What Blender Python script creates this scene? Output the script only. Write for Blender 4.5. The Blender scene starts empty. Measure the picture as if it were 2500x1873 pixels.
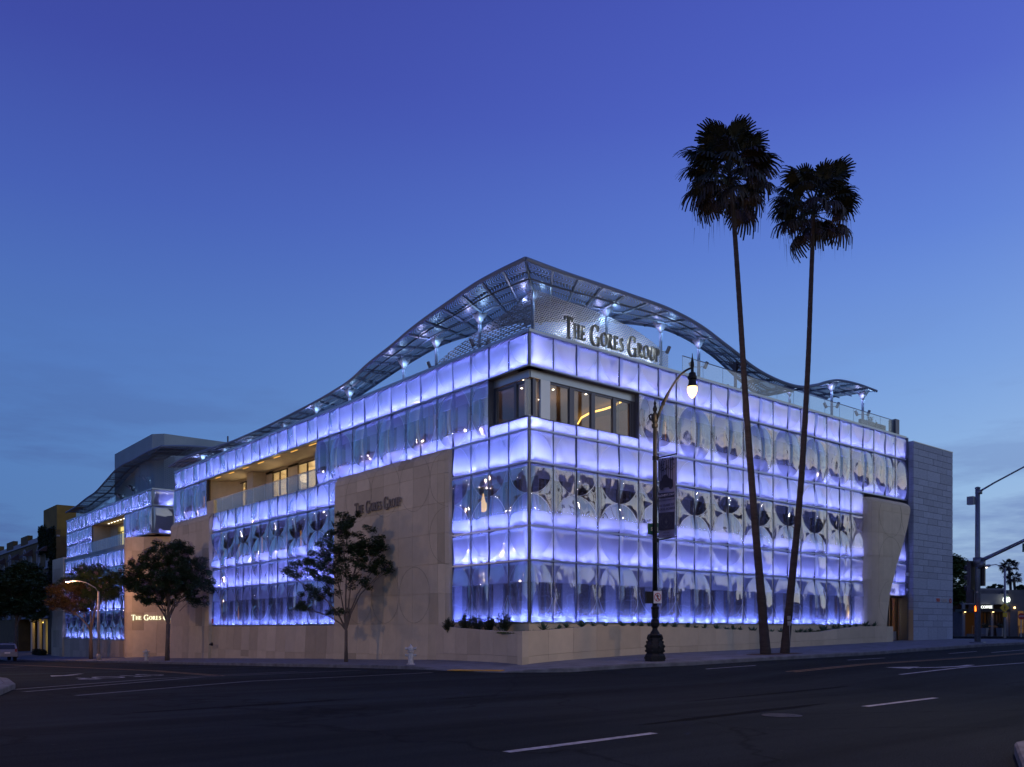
import bpy, math, random
from math import sin, cos, pi, radians, sqrt, atan2, hypot
from mathutils import Vector, Matrix, noise
random.seed(7)
sc = bpy.context.scene
COL = sc.collection

# ------------------------------------------------------------------ camera
YAW = 0.6912
cam_d = bpy.data.cameras.new('camera')
cam = bpy.data.objects.new('camera', cam_d); COL.objects.link(cam)
cam.location = (-25.0, -29.04, 1.55)
cam.rotation_euler = (pi / 2, 0, -YAW)
cam_d.sensor_width = 36.0
cam_d.lens = 36.0 * 2152.4 / 2500.0
cam_d.shift_y = (1538.0 - 936.5) / 2500.0
cam_d.clip_start = 0.1; cam_d.clip_end = 3000
sc.camera = cam

# ------------------------------------------------------------------ dusk sky
sc.view_settings.view_transform = 'Standard'
sc.view_settings.look = 'None'
sc.view_settings.exposure = 0.0
sc.view_settings.gamma = 1.0
SUN_DIR = Vector((0.58, -.815, 0.05))
W = bpy.data.worlds.new('World'); sc.world = W; W.use_nodes = True
nt = W.node_tree; nt.nodes.clear()
def N(t, typ, **kw):
    n = t.nodes.new(typ)
    for k, v in kw.items():
        if k.startswith('i_'): n.inputs[k[2:].replace('_', ' ')].default_value = v
        else: setattr(n, k, v)
    return n
def math_(t, op, a, b=None, c=None, clamp=False):
    n = t.nodes.new('ShaderNodeMath'); n.operation = op; n.use_clamp = clamp
    for i, v in enumerate((a, b, c)):
        if v is None: continue
        if isinstance(v, (int, float)): n.inputs[i].default_value = v
        else: t.links.new(v, n.inputs[i])
    return n.outputs[0]
def mixc(t, f, a, b, mode='MIX'):
    n = t.nodes.new('ShaderNodeMix'); n.data_type = 'RGBA'; n.blend_type = mode
    for s, v in ((n.inputs[0], f), (n.inputs[6], a), (n.inputs[7], b)):
        if isinstance(v, (int, float)): s.default_value = v
        elif isinstance(v, tuple): s.default_value = v if len(v) == 4 else (*v, 1)
        else: t.links.new(v, s)
    return n.outputs[2]
def ramp(t, f, stops, interp='LINEAR'):
    n = t.nodes.new('ShaderNodeValToRGB'); n.color_ramp.interpolation = interp
    cr = n.color_ramp
    while len(cr.elements) > 1: cr.elements.remove(cr.elements[0])
    cr.elements[0].position = stops[0][0]; cr.elements[0].color = (*stops[0][1], 1)
    for p, c in stops[1:]:
        e = cr.elements.new(p); e.color = (*c, 1)
    t.links.new(f, n.inputs[0]); return n.outputs[0]
def s2l(r, g, b):
    f = lambda v: (v / 255 / 12.92) if v / 255 <= .04045 else ((v / 255 + .055) / 1.055) ** 2.4
    return (f(r), f(g), f(b))
tc = nt.nodes.new('ShaderNodeTexCoord')
sep = nt.nodes.new('ShaderNodeSeparateXYZ'); nt.links.new(tc.outputs['Generated'], sep.inputs[0])
el = math_(nt, 'MULTIPLY', math_(nt, 'ARCSINE', sep.outputs[2]), 1 / (pi / 2), clamp=True)   # 0 horizon .. 1 zenith
west = ramp(nt, el, [(0.0, s2l(176, 200, 222)), (.04, s2l(166, 196, 226)), (.10, s2l(146, 184, 229)), (.17, s2l(122, 162, 226)),
                     (.25, s2l(98, 133, 218)), (.33, s2l(82, 104, 203)), (.42, s2l(72, 88, 188)), (.7, s2l(48, 58, 140)), (1.0, s2l(36, 44, 115))])
east = ramp(nt, el, [(0.0, s2l(84, 118, 168)), (.05, s2l(84, 124, 180)), (.12, s2l(84, 126, 190)), (.19, s2l(80, 118, 190)),
                     (.27, s2l(70, 96, 182)), (.35, s2l(62, 76, 166)), (.44, s2l(58, 66, 152)), (.7, s2l(40, 46, 112)), (1.0, s2l(32, 38, 98))])
az = nt.nodes.new('ShaderNodeVectorMath'); az.operation = 'DOT_PRODUCT'
nrm = nt.nodes.new('ShaderNodeVectorMath'); nrm.operation = 'NORMALIZE'
cmb = nt.nodes.new('ShaderNodeCombineXYZ'); nt.links.new(sep.outputs[0], cmb.inputs[0]); nt.links.new(sep.outputs[1], cmb.inputs[1])
nt.links.new(cmb.outputs[0], nrm.inputs[0]); nt.links.new(nrm.outputs[0], az.inputs[0]); az.inputs[1].default_value = (.58, -.815, 0)   # the sun went down behind the camera's right shoulder
azf = nt.nodes.new('ShaderNodeMapRange'); azf.interpolation_type = 'SMOOTHSTEP'
nt.links.new(az.outputs['Value'], azf.inputs[0]); azf.inputs[1].default_value = -.80; azf.inputs[2].default_value = .32
azg = nt.nodes.new('ShaderNodeMapRange'); azg.interpolation_type = 'SMOOTHSTEP'
nt.links.new(az.outputs['Value'], azg.inputs[0]); azg.inputs[1].default_value = .15; azg.inputs[2].default_value = 1.0
glow = ramp(nt, el, [(0.0, s2l(214, 208, 206)), (.05, s2l(208, 212, 218)), (.12, s2l(198, 212, 228)), (.22, s2l(160, 184, 224)), (.35, s2l(112, 138, 208)), (.5, s2l(80, 98, 186)), (.75, s2l(50, 60, 140)), (1.0, s2l(36, 44, 115))])
sky = mixc(nt, azf.outputs[0], east, west)
sky = mixc(nt, azg.outputs[0], sky, glow)
# thin dusk clouds low over the horizon
mp = nt.nodes.new('ShaderNodeMapping'); mp.inputs['Scale'].default_value = (3.2, 3.2, 17.0); mp.inputs['Location'].default_value = (1.3, 0.4, 0.63)
nt.links.new(tc.outputs['Generated'], mp.inputs[0])
nz = N(nt, 'ShaderNodeTexNoise'); nz.inputs['Scale'].default_value = 1.25; nz.inputs['Detail'].default_value = 7; nz.inputs['Roughness'].default_value = .6
nt.links.new(mp.outputs[0], nz.inputs['Vector'])
cl = math_(nt, 'MULTIPLY', math_(nt, 'SUBTRACT', nz.outputs['Fac'], .48, clamp=True), 7.0, clamp=True)
low = ramp(nt, el, [(0, (1, 1, 1)), (.05, (.95, .95, .95)), (.115, (.5,.5,.5)), (.17, (.18, .18, .18)), (.22, (0, 0, 0))])
clf = math_(nt, 'MULTIPLY', math_(nt, 'MULTIPLY', cl, low), .9)
sky = mixc(nt, clf, sky, mixc(nt, azf.outputs[0], s2l(72, 98, 158), s2l(112, 138, 192)))
nish = nt.nodes.new('ShaderNodeTexSky'); nish.sky_type = 'NISHITA'; nish.sun_disc = False
nish.sun_elevation = radians(1.0); nish.sun_rotation = atan2(SUN_DIR.x, SUN_DIR.y)
bg1 = nt.nodes.new('ShaderNodeBackground'); nt.links.new(sky, bg1.inputs[0]); bg1.inputs[1].default_value = 0.97
bg2 = nt.nodes.new('ShaderNodeBackground'); nt.links.new(nish.outputs[0], bg2.inputs[0]); bg2.inputs[1].default_value = 0.004
add = nt.nodes.new('ShaderNodeAddShader'); nt.links.new(bg1.outputs[0], add.inputs[0]); nt.links.new(bg2.outputs[0], add.inputs[1])
wo = nt.nodes.new('ShaderNodeOutputWorld'); nt.links.new(add.outputs[0], wo.inputs[0])
W.cycles.sampling_method = 'MANUAL'; W.cycles.sample_map_resolution = 512

sd = bpy.data.lights.new('sun', 'SUN'); sd.energy = 0.08; sd.angle = radians(40); sd.color = (1.0, .86, .74)
so = bpy.data.objects.new('sun', sd); COL.objects.link(so); so.rotation_euler = Vector((.58, -.815, .16)).to_track_quat('Z', 'Y').to_euler()
try:
    sc.cycles.use_denoising = True
    sc.cycles.max_bounces = 8; sc.cycles.transparent_max_bounces = 24
    sc.cycles.caustics_reflective = False; sc.cycles.caustics_refractive = False
    sc.cycles.sample_clamp_indirect = 4.0; sc.cycles.use_light_tree = True
except Exception: pass

# ------------------------------------------------------------------ materials
def mat(name, col, rough=.7, metal=0.0, noise_amt=0.0, noise_scale=6.0, bump=0.0, bump_scale=40.0, spec=.5, col2=None, emis=None, estr=0.0, stretch=(1, 1, 1), coords='Object'):
    m = bpy.data.materials.new(name); m.use_nodes = True; t = m.node_tree
    b = t.nodes['Principled BSDF']
    b.inputs['Base Color'].default_value = (*col, 1); b.inputs['Roughness'].default_value = rough; b.inputs['Metallic'].default_value = metal
    b.inputs['Specular IOR Level'].default_value = spec
    if noise_amt or bump:
        tc = t.nodes.new('ShaderNodeTexCoord'); mp = t.nodes.new('ShaderNodeMapping'); mp.inputs['Scale'].default_value = stretch
        t.links.new(tc.outputs[coords], mp.inputs[0])
    if noise_amt:
        n = t.nodes.new('ShaderNodeTexNoise'); n.inputs['Scale'].default_value = noise_scale; n.inputs['Detail'].default_value = 6; n.inputs['Roughness'].default_value = .62
        t.links.new(mp.outputs[0], n.inputs['Vector'])
        c2 = col2 or tuple(c * (1 - noise_amt) for c in col); c1 = tuple(min(1, c * (1 + noise_amt * .6)) for c in col) if not col2 else col
        r = ramp(t, n.outputs['Fac'], [(.3, c2), (.7, c1)])
        t.links.new(r, b.inputs['Base Color'])
    if bump:
        n2 = t.nodes.new('ShaderNodeTexNoise'); n2.inputs['Scale'].default_value = bump_scale; n2.inputs['Detail'].default_value = 4
        t.links.new(mp.outputs[0], n2.inputs['Vector'])
        bp = t.nodes.new('ShaderNodeBump'); bp.inputs['Strength'].default_value = bump; bp.inputs['Distance'].default_value = .02
        t.links.new(n2.outputs['Fac'], bp.inputs['Height']); t.links.new(bp.outputs[0], b.inputs['Normal'])
    if emis:
        b.inputs['Emission Color'].default_value = (*emis, 1); b.inputs['Emission Strength'].default_value = estr
    return m
def emit(name, col, s):
    m = bpy.data.materials.new(name); m.use_nodes = True; t = m.node_tree; t.nodes.clear()
    e = t.nodes.new('ShaderNodeEmission'); e.inputs[0].default_value = (*col, 1); e.inputs[1].default_value = s
    o = t.nodes.new('ShaderNodeOutputMaterial'); t.links.new(e.outputs[0], o.inputs[0]); return m

def asphalt():
    m = bpy.data.materials.new('asphalt'); m.use_nodes = True; t = m.node_tree; b = t.nodes['Principled BSDF']
    tc = t.nodes.new('ShaderNodeTexCoord')
    def nz(scale, det=5, st=(1, 1, 1), rough=.6):
        mp = t.nodes.new('ShaderNodeMapping'); mp.inputs['Scale'].default_value = st; t.links.new(tc.outputs['Object'], mp.inputs[0])
        n = t.nodes.new('ShaderNodeTexNoise'); n.inputs['Scale'].default_value = scale; n.inputs['Detail'].default_value = det; n.inputs['Roughness'].default_value = rough
        t.links.new(mp.outputs[0], n.inputs['Vector']); return n.outputs['Fac']
    base = ramp(t, nz(.22, 5, (.35, 1, 1)), [(.3, (.010, .017, .020)), (.7, (.026, .037, .041))])
    grain = ramp(t, nz(55, 3), [(.32, (.2, .2, .2)), (.7, (1.7, 1.65, 1.6))])
    c = mixc(t, 1.0, base, grain, 'MULTIPLY')
    trk = ramp(t, nz(.55, 4, (.03, 1, 1)), [(.38, (.62, .62, .62)), (.62, (1.2, 1.2, 1.2))]); c = mixc(t, 1.0, c, trk, 'MULTIPLY')
    crack = t.nodes.new('ShaderNodeTexVoronoi'); crack.feature = 'DISTANCE_TO_EDGE'; crack.inputs['Scale'].default_value = .13
    wv = t.nodes.new('ShaderNodeVectorMath'); wv.operation = 'ADD'
    nn = t.nodes.new('ShaderNodeTexNoise'); nn.inputs['Scale'].default_value = .8; nn.inputs['Detail'].default_value = 5
    t.links.new(tc.outputs['Object'], nn.inputs['Vector']); t.links.new(tc.outputs['Object'], wv.inputs[0]); t.links.new(nn.outputs['Color'], wv.inputs[1]); t.links.new(wv.outputs[0], crack.inputs['Vector'])
    ck = ramp(t, crack.outputs['Distance'], [(0.0, (.45, .45, .45)), (.006, (1, 1, 1))])
    c = mixc(t, 1.0, c, ck, 'MULTIPLY')
    speck = t.nodes.new('ShaderNodeTexVoronoi'); speck.inputs['Scale'].default_value = 1.6; t.links.new(tc.outputs['Object'], speck.inputs['Vector'])
    sp = ramp(t, speck.outputs['Distance'], [(0.0, (1, 1, 1)), (.03, (1, 1, 1)), (.045, (0, 0, 0))])
    c = mixc(t, math_(t, 'MULTIPLY', sp, .5), c, (.09, .09, .09))
    t.links.new(c, b.inputs['Base Color']); b.inputs['Roughness'].default_value = .9; b.inputs['Specular IOR Level'].default_value = .08
    bp = t.nodes.new('ShaderNodeBump'); bp.inputs['Strength'].default_value = .7; bp.inputs['Distance'].default_value = .012
    t.links.new(nz(70, 3), bp.inputs['Height']); t.links.new(bp.outputs[0], b.inputs['Normal'])
    return m
M = {}
M['asphalt'] = asphalt()
M['concrete'] = mat('pavement_concrete', (.17, .185, .21), .85, noise_amt=.35, noise_scale=1.2, bump=.3, bump_scale=60)
M['kerb'] = mat('kerb_concrete', (.15, .16, .17), .85, noise_amt=.5, noise_scale=2.0, bump=.4, bump_scale=30)
M['white_paint'] = mat('road_paint_white', (.36, .38, .40), .7, noise_amt=.6, noise_scale=9)
M['worn_paint'] = mat('road_paint_worn', (.10, .11, .12), .75, noise_amt=.7, noise_scale=7)
M['yellow_paint'] = mat('road_paint_yellow', (.24, .13, .03), .7, noise_amt=.5, noise_scale=9)
M['tactile'] = mat('tactile_yellow', (.62, .33, .03), .7, noise_amt=.2)
M['soil'] = mat('soil', (.09, .055, .03), .95, noise_amt=.5, noise_scale=5, bump=.6)
STONES = []
for i, (f, w) in enumerate([(1, 0), (.9, .01), (.8, .012), (1.08, 0), (.95, -.01), (.7, .015), (.97, .005)]):
    STONES.append(mat('limestone_%s' % 'abcdefg'[i], (.63 * f, (.515 - w * .5) * f, (.34 - w) * f), .72, noise_amt=.09, noise_scale=1.7, bump=.08, bump_scale=25))
M['stone'] = STONES[0]
M['joint'] = mat('joint_mortar', (.10, .088, .075), .9)
TOWS = [mat('travertine_%s' % 'abcd'[i], (.32 * f, .37 * f, .46 * f), .7, noise_amt=.2, noise_scale=3.0, stretch=(1, 1, 7), bump=.25, bump_scale=14) for i, f in enumerate((1, .93, 1.06, .88))]
M['tow_joint'] = mat('tower_joint', (.07, .08, .10), .9)
M['alu'] = mat('brushed_aluminium', (.48, .50, .53), .38, metal=.85)
M['frame'] = mat('dark_frame', (.10, .11, .14), .4, metal=.6)
M['coping'] = mat('coping_metal', (.35, .40, .45), .35, metal=.8)
M['bronze'] = mat('bronze_frame', (.07, .05, .035), .35, metal=.8)
M['steel_paint'] = mat('blue_grey_steel', (.13, .19, .30), .5, metal=.0)
M['white_box'] = mat('shadow_box_white', (.30, .32, .40), .8)
M['inner_wall'] = mat('inner_wall', (.22, .24, .28), .8)
M['dark'] = mat('dark_void', (.015, .015, .018), .8)
M['black_metal'] = mat('black_cast_iron', (.008, .010, .012), .6, noise_amt=.3, spec=.3)
M['curtain'] = mat('curtain_cloth', (.22, .17, .12), .9, noise_amt=.3, noise_scale=3)
M['beige'] = mat('beige_render', (.50, .43, .33), .85, noise_amt=.12, noise_scale=1.0)
M['glass_arc'] = mat('crease_highlight', (.5, .55, .75), .08, spec=1.0)  # pale bead colour standing in for light caught on the crease
M['room'] = mat('room_wall', (.55, .48, .38), .85)
M['room_dark'] = mat('room_brown', (.13, .085, .06), .8)
M['room_brown2'] = mat('lounge_wall', (.30, .24, .19), .8)
M['roof_grey'] = mat('roof_grey', (.25, .27, .28), .8)
M['pent'] = mat('penthouse_panel', (.27, .35, .37), .7, noise_amt=.1, noise_scale=.6)
M['letter'] = mat('letter_steel', (.13, .145, .145), .5, metal=.2)
M['led'] = emit('led_violet', (.24, .285, 1.0), 350)
M['led_r'] = emit('led_violet_front', (.26, .30, 1.0), 190)
M['led2'] = emit('led_violet_soft', (.20, .26, 1.0), 300)
M['warm_cove'] = emit('warm_cove', (1.0, .56, .12), 3.2)
M['warm_slit'] = emit('warm_slit', (1.0, .42, .08), .8)
M['warm_ceiling'] = emit('warm_ceiling', (1.0, .78, .42), 6.0)
M['down'] = emit('downlight', (1.0, .85, .6), 12.0)
M['sodium'] = emit('sodium_lens', (1.0, .55, .28), 40.0)
M['bulb_far'] = emit('acorn_globe_far', (1.0, .55, .25), 2.5)
M['bulb'] = emit('acorn_globe', (1.0, .60, .26), 3.6)
M['spot_lens'] = emit('spot_lens', (.45, .7, 1.0), 25.0)
M['bark'] = mat('crape_bark', (.15, .11, .085), .9, noise_amt=.4, noise_scale=8, bump=.5, bump_scale=30, stretch=(1, 1, .25))
M['palm_bark'] = mat('palm_bark', (.04, .032, .032), .95, noise_amt=.45, noise_scale=3.5, bump=.9, bump_scale=14, stretch=(.4, .4, 2.2))
def leafmat(name, c1, c2, rough=.6):
    m = bpy.data.materials.new(name); m.use_nodes = True; t = m.node_tree; b = t.nodes['Principled BSDF']
    tc = t.nodes.new('ShaderNodeTexCoord')
    n = t.nodes.new('ShaderNodeTexNoise'); n.inputs['Scale'].default_value = 1.3; n.inputs['Detail'].default_value = 8; n.inputs['Roughness'].default_value = .75
    t.links.new(tc.outputs['Object'], n.inputs['Vector'])
    t.links.new(ramp(t, n.outputs['Fac'], [(.35, c1), (.65, c2)]), b.inputs['Base Color']); b.inputs['Roughness'].default_value = rough
    return m
M['leaf'] = leafmat('crape_leaf', (.022, .045, .016), (.05, .085, .03))
M['leaf_lamplit'] = leafmat('crape_leaf_lamplit', (.09, .04, .02), (.13, .10, .03))  # orange street lamp light painted into the leaf colour
M['flower'] = leafmat('crape_flower', (.34, .20, .26), (.50, .34, .38))
M['ficus'] = leafmat('ficus_leaf', (.035, .07, .012), (.07, .12, .022))
M['palm_leaf'] = leafmat('palm_frond', (.010, .015, .007), (.022, .028, .013))
M['palm_dead'] = leafmat('dead_frond', (.014, .011, .009), (.026, .019, .013))
M['ivy'] = leafmat('ivy_leaf', (.012, .028, .012), (.03, .05, .02))
M['bush'] = leafmat('bush_leaf', (.03, .05, .02), (.09, .10, .05))
M['agave'] = leafmat('succulent_leaf', (.04, .09, .05), (.08, .14, .08))
M['grass'] = leafmat('low_groundcover', (.05, .08, .012), (.10, .13, .02))
M['hydrant'] = mat('hydrant_paint', (.52, .50, .47), .55, noise_amt=.35, noise_scale=9, bump=.2)
M['galv'] = mat('galvanised_steel', (.34, .35, .37), .5, metal=.5, noise_amt=.2, noise_scale=6)
M['concrete_pole'] = mat('concrete_pole', (.40, .35, .31), .85, noise_amt=.2)
M['signal_steel'] = mat('signal_steel', (.16, .20, .25), .5, metal=.4, noise_amt=.2)
M['sign_white'] = mat('sign_white', (.75, .74, .72), .5)
M['sign_red'] = mat('sign_red', (.50, .03, .025), .5)
M['sign_black'] = mat('sign_black', (.015, .015, .017), .5)
M['sign_green'] = mat('sign_green', (.010, .075, .055), .5)
M['sign_yellow'] = mat('sign_yellow', (.62, .42, .02), .5)
M['disc_white'] = emit('lit_sign_white', (.95, 1.0, .92), 2.2)
M['disc_green'] = emit('lit_sign_green', (.01, .22, .07), .8)
M['hand'] = emit('signal_hand', (1.0, .16, .02), 5.0)
M['green_led'] = emit('signal_green', (.1, 1.0, .6), 4.0)
M['yellow_wall'] = mat('ochre_stucco', (.12, .08, .028), .9, noise_amt=.3, noise_scale=.8)
M['ochre_tower'] = mat('ochre_tower', (.22, .14, .03), .9, noise_amt=.25, noise_scale=.7)
M['trim'] = mat('grey_trim', (.30, .30, .33), .8)
M['awning'] = mat('awning_cloth', (.06, .04, .045), .9)
M['warm_porch'] = emit('porch_lamp', (1.0, .62, .12), 14.0)
M['porch_glow'] = emit('porch_window', (1.0, .75, .25), 1.6)
M['tan_column'] = mat('tan_column', (.55, .50, .36), .8)
M['car_white'] = mat('car_paint_white', (.20, .22, .25), .3, spec=.6)
M['car_glass'] = mat('car_glass', (.02, .025, .03), .08)
M['tyre'] = mat('tyre_rubber', (.02, .02, .02), .9)
M['tail'] = mat('tail_lamp', (.25, .02, .02), .3)
M['cafe_wall'] = mat('cafe_wall', (.12, .115, .115), .85, noise_amt=.2, noise_scale=1)
M['cafe_fascia'] = mat('cafe_fascia', (.20, .20, .20), .8)
M['cafe_glow'] = mat('cafe_room_glow', (.16, .09, .04), .8, emis=(1.0, .4, .1), estr=.012)  # warm room light put into the back wall as faint emission
M['rail_wood'] = mat('rail_wood', (.45, .2, .06), .7, emis=(1.0, .35, .05), estr=0.0)
M['white_wall'] = mat('white_wall', (.5, .52, .56), .85)
M['bg_wall'] = mat('across_street_wall', (.12, .11, .10), .85, noise_amt=.2, noise_scale=.5)

def fres(t, ior):
    g = t.nodes.new('ShaderNodeNewGeometry'); f = t.nodes.new('ShaderNodeFresnel')
    t.links.new(math_(t, 'ADD', ior, math_(t, 'MULTIPLY', g.outputs['Backfacing'], 1 / ior - ior)), f.inputs[0]); return f
def glass_simple(name, tint=(.86, .93, .95), refl=1.0, frost=0.0, rough=.02):
    m = bpy.data.materials.new(name); m.use_nodes = True; t = m.node_tree; t.nodes.clear()
    tr = t.nodes.new('ShaderNodeBsdfTransparent'); tr.inputs[0].default_value = (*tint, 1)
    gl = t.nodes.new('ShaderNodeBsdfGlossy'); gl.inputs['Roughness'].default_value = rough
    lw = fres(t, 1.5)
    body = tr.outputs[0]
    if frost:
        df = t.nodes.new('ShaderNodeBsdfDiffuse'); df.inputs[0].default_value = (.6, .68, .7, 1)
        tl = t.nodes.new('ShaderNodeBsdfTranslucent'); tl.inputs[0].default_value = (.7, .75, .8, 1)
        a = t.nodes.new('ShaderNodeMixShader'); a.inputs[0].default_value = .5; t.links.new(df.outputs[0], a.inputs[1]); t.links.new(tl.outputs[0], a.inputs[2])
        b = t.nodes.new('ShaderNodeMixShader'); b.inputs[0].default_value = frost; t.links.new(tr.outputs[0], b.inputs[1]); t.links.new(a.outputs[0], b.inputs[2]); body = b.outputs[0]
    mx = t.nodes.new('ShaderNodeMixShader')
    t.links.new(math_(t, 'MULTIPLY', lw.outputs[0], 1.8 * refl, clamp=True), mx.inputs[0]); t.links.new(body, mx.inputs[1]); t.links.new(gl.outputs[0], mx.inputs[2])
    o = t.nodes.new('ShaderNodeOutputMaterial'); t.links.new(mx.outputs[0], o.inputs[0]); return m
def slumped_glass(name, frit_stops, tint=(.86, .88, 1.0), refl=2.0, base=.1):
    """double curved glass: clear sheet, sharp reflection, a printed white dot screen whose cover varies up the pane"""
    m = bpy.data.materials.new(name); m.use_nodes = True; t = m.node_tree; t.nodes.clear()
    tc = t.nodes.new('ShaderNodeTexCoord'); sp = t.nodes.new('ShaderNodeSeparateXYZ'); t.links.new(tc.outputs['Generated'], sp.inputs[0])
    frit = ramp(t, sp.outputs[2], [(p, (v, v, v)) for p, v in frit_stops], 'EASE')
    tr = t.nodes.new('ShaderNodeBsdfTransparent'); tr.inputs[0].default_value = (*tint, 1)
    tl = t.nodes.new('ShaderNodeBsdfTranslucent'); tl.inputs[0].default_value = (.85, .86, .95, 1)
    df = t.nodes.new('ShaderNodeBsdfDiffuse'); df.inputs[0].default_value = (.5, .52, .62, 1)
    a = t.nodes.new('ShaderNodeMixShader'); a.inputs[0].default_value = .25; t.links.new(tl.outputs[0], a.inputs[1]); t.links.new(df.outputs[0], a.inputs[2])
    b = t.nodes.new('ShaderNodeMixShader'); t.links.new(frit, b.inputs[0]); t.links.new(tr.outputs[0], b.inputs[1]); t.links.new(a.outputs[0], b.inputs[2])
    gl = t.nodes.new('ShaderNodeBsdfGlossy'); gl.inputs['Roughness'].default_value = .015
    fr = fres(t, 1.52)
    mx = t.nodes.new('ShaderNodeMixShader'); t.links.new(math_(t, 'MULTIPLY_ADD', fr.outputs[0], refl, base, clamp=True), mx.inputs[0])
    t.links.new(b.outputs[0], mx.inputs[1]); t.links.new(gl.outputs[0], mx.inputs[2])
    o = t.nodes.new('ShaderNodeOutputMaterial'); t.links.new(mx.outputs[0], o.inputs[0]); return m
M['spandrel_glass'] = slumped_glass('slumped_glass_spandrel', [(0, .75), (.5, .68), (1, .55)], refl=2.4, base=.19)
M['vision_glass'] = slumped_glass('slumped_glass_vision', [(0, .75), (.16, .6), (.32, .12), (.7, .10), (.9, .3), (1, .4)], refl=2.6, base=.22)
M['lower_glass'] = slumped_glass('slumped_glass_ground_floor', [(0, .45), (.12, .3), (.3, .12), (.60, .12), (.68, .5), (1, .55)], refl=2.4, base=.15)
M['clear_glass'] = glass_simple('clear_glass')
M['rail_glass'] = glass_simple('rail_glass', (.93, .97, .97), .8, frost=.05)
M['window_glass'] = glass_simple('window_glass', (.9, .9, .9), 1.1)

def perforated(name, col, mode):
    """sheet metal with cut slots (uv in metres)"""
    m = bpy.data.materials.new(name); m.use_nodes = True; t = m.node_tree
    b = t.nodes['Principled BSDF']; b.inputs['Base Color'].default_value = (*col, 1); b.inputs['Roughness'].default_value = .42; b.inputs['Metallic'].default_value = .2
    uv = t.nodes.new('ShaderNodeUVMap'); sp = t.nodes.new('ShaderNodeSeparateXYZ'); t.links.new(uv.outputs[0], sp.inputs[0])
    u, v = sp.outputs[0], sp.outputs[1]
    if mode == 'fan':
        cu = math_(t, 'FRACT', math_(t, 'MULTIPLY', u, 1 / 1.5)); cv = math_(t, 'FRACT', math_(t, 'MULTIPLY', v, 1 / 1.5))
        # curved slots: rings round a point off the coffer, bent by a sine
        du = math_(t, 'SUBTRACT', cu, -.25); dv = math_(t, 'SUBTRACT', cv, .5)
        r = math_(t, 'SQRT', math_(t, 'ADD', math_(t, 'MULTIPLY', du, du), math_(t, 'MULTIPLY', dv, dv)))
        bend = math_(t, 'MULTIPLY', math_(t, 'SINE', math_(t, 'MULTIPLY', cv, 9.0)), .09)
        w = math_(t, 'SINE', math_(t, 'MULTIPLY', math_(t, 'ADD', r, bend), 2 * pi * 8.0))
        # slots fade out towards the coffer corners
        e1 = math_(t, 'ABSOLUTE', math_(t, 'SUBTRACT', cu, .5)); e2 = math_(t, 'ABSOLUTE', math_(t, 'SUBTRACT', cv, .5))
        ed = math_(t, 'MAXIMUM', e1, e2)
        hole = math_(t, 'MULTIPLY', math_(t, 'GREATER_THAN', w, .70), math_(t, 'LESS_THAN', ed, .45))
    else:
        pu, pv = (.14, .09) if mode == 'mesh' else (.40, .10)
        row = math_(t, 'FLOOR', math_(t, 'MULTIPLY', v, 1 / pv)); off = math_(t, 'MULTIPLY', math_(t, 'MODULO', row, 2.0), .5)
        cu = math_(t, 'FRACT', math_(t, 'ADD', math_(t, 'MULTIPLY', u, 1 / pu), off)); cv = math_(t, 'FRACT', math_(t, 'MULTIPLY', v, 1 / pv))
        hole = math_(t, 'MULTIPLY', math_(t, 'LESS_THAN', math_(t, 'ABSOLUTE', math_(t, 'SUBTRACT', cu, .5)), .34), math_(t, 'LESS_THAN', math_(t, 'ABSOLUTE', math_(t, 'SUBTRACT', cv, .5)), .28))
    tr = t.nodes.new('ShaderNodeBsdfTransparent'); mx = t.nodes.new('ShaderNodeMixShader')
    t.links.new(hole, mx.inputs[0]); t.links.new(b.outputs[0], mx.inputs[1]); t.links.new(tr.outputs[0], mx.inputs[2])
    t.links.new(mx.outputs[0], t.nodes['Material Output'].inputs[0]); return m
M['canopy_metal'] = perforated('perforated_canopy_metal', (.05, .065, .11), 'fan')
M['screen_metal'] = perforated('perforated_screen_metal', (.50, .54, .60), 'mesh')
M['screen_metal2'] = perforated('slotted_screen_metal', (.20, .27, .36), 'slot')

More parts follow.
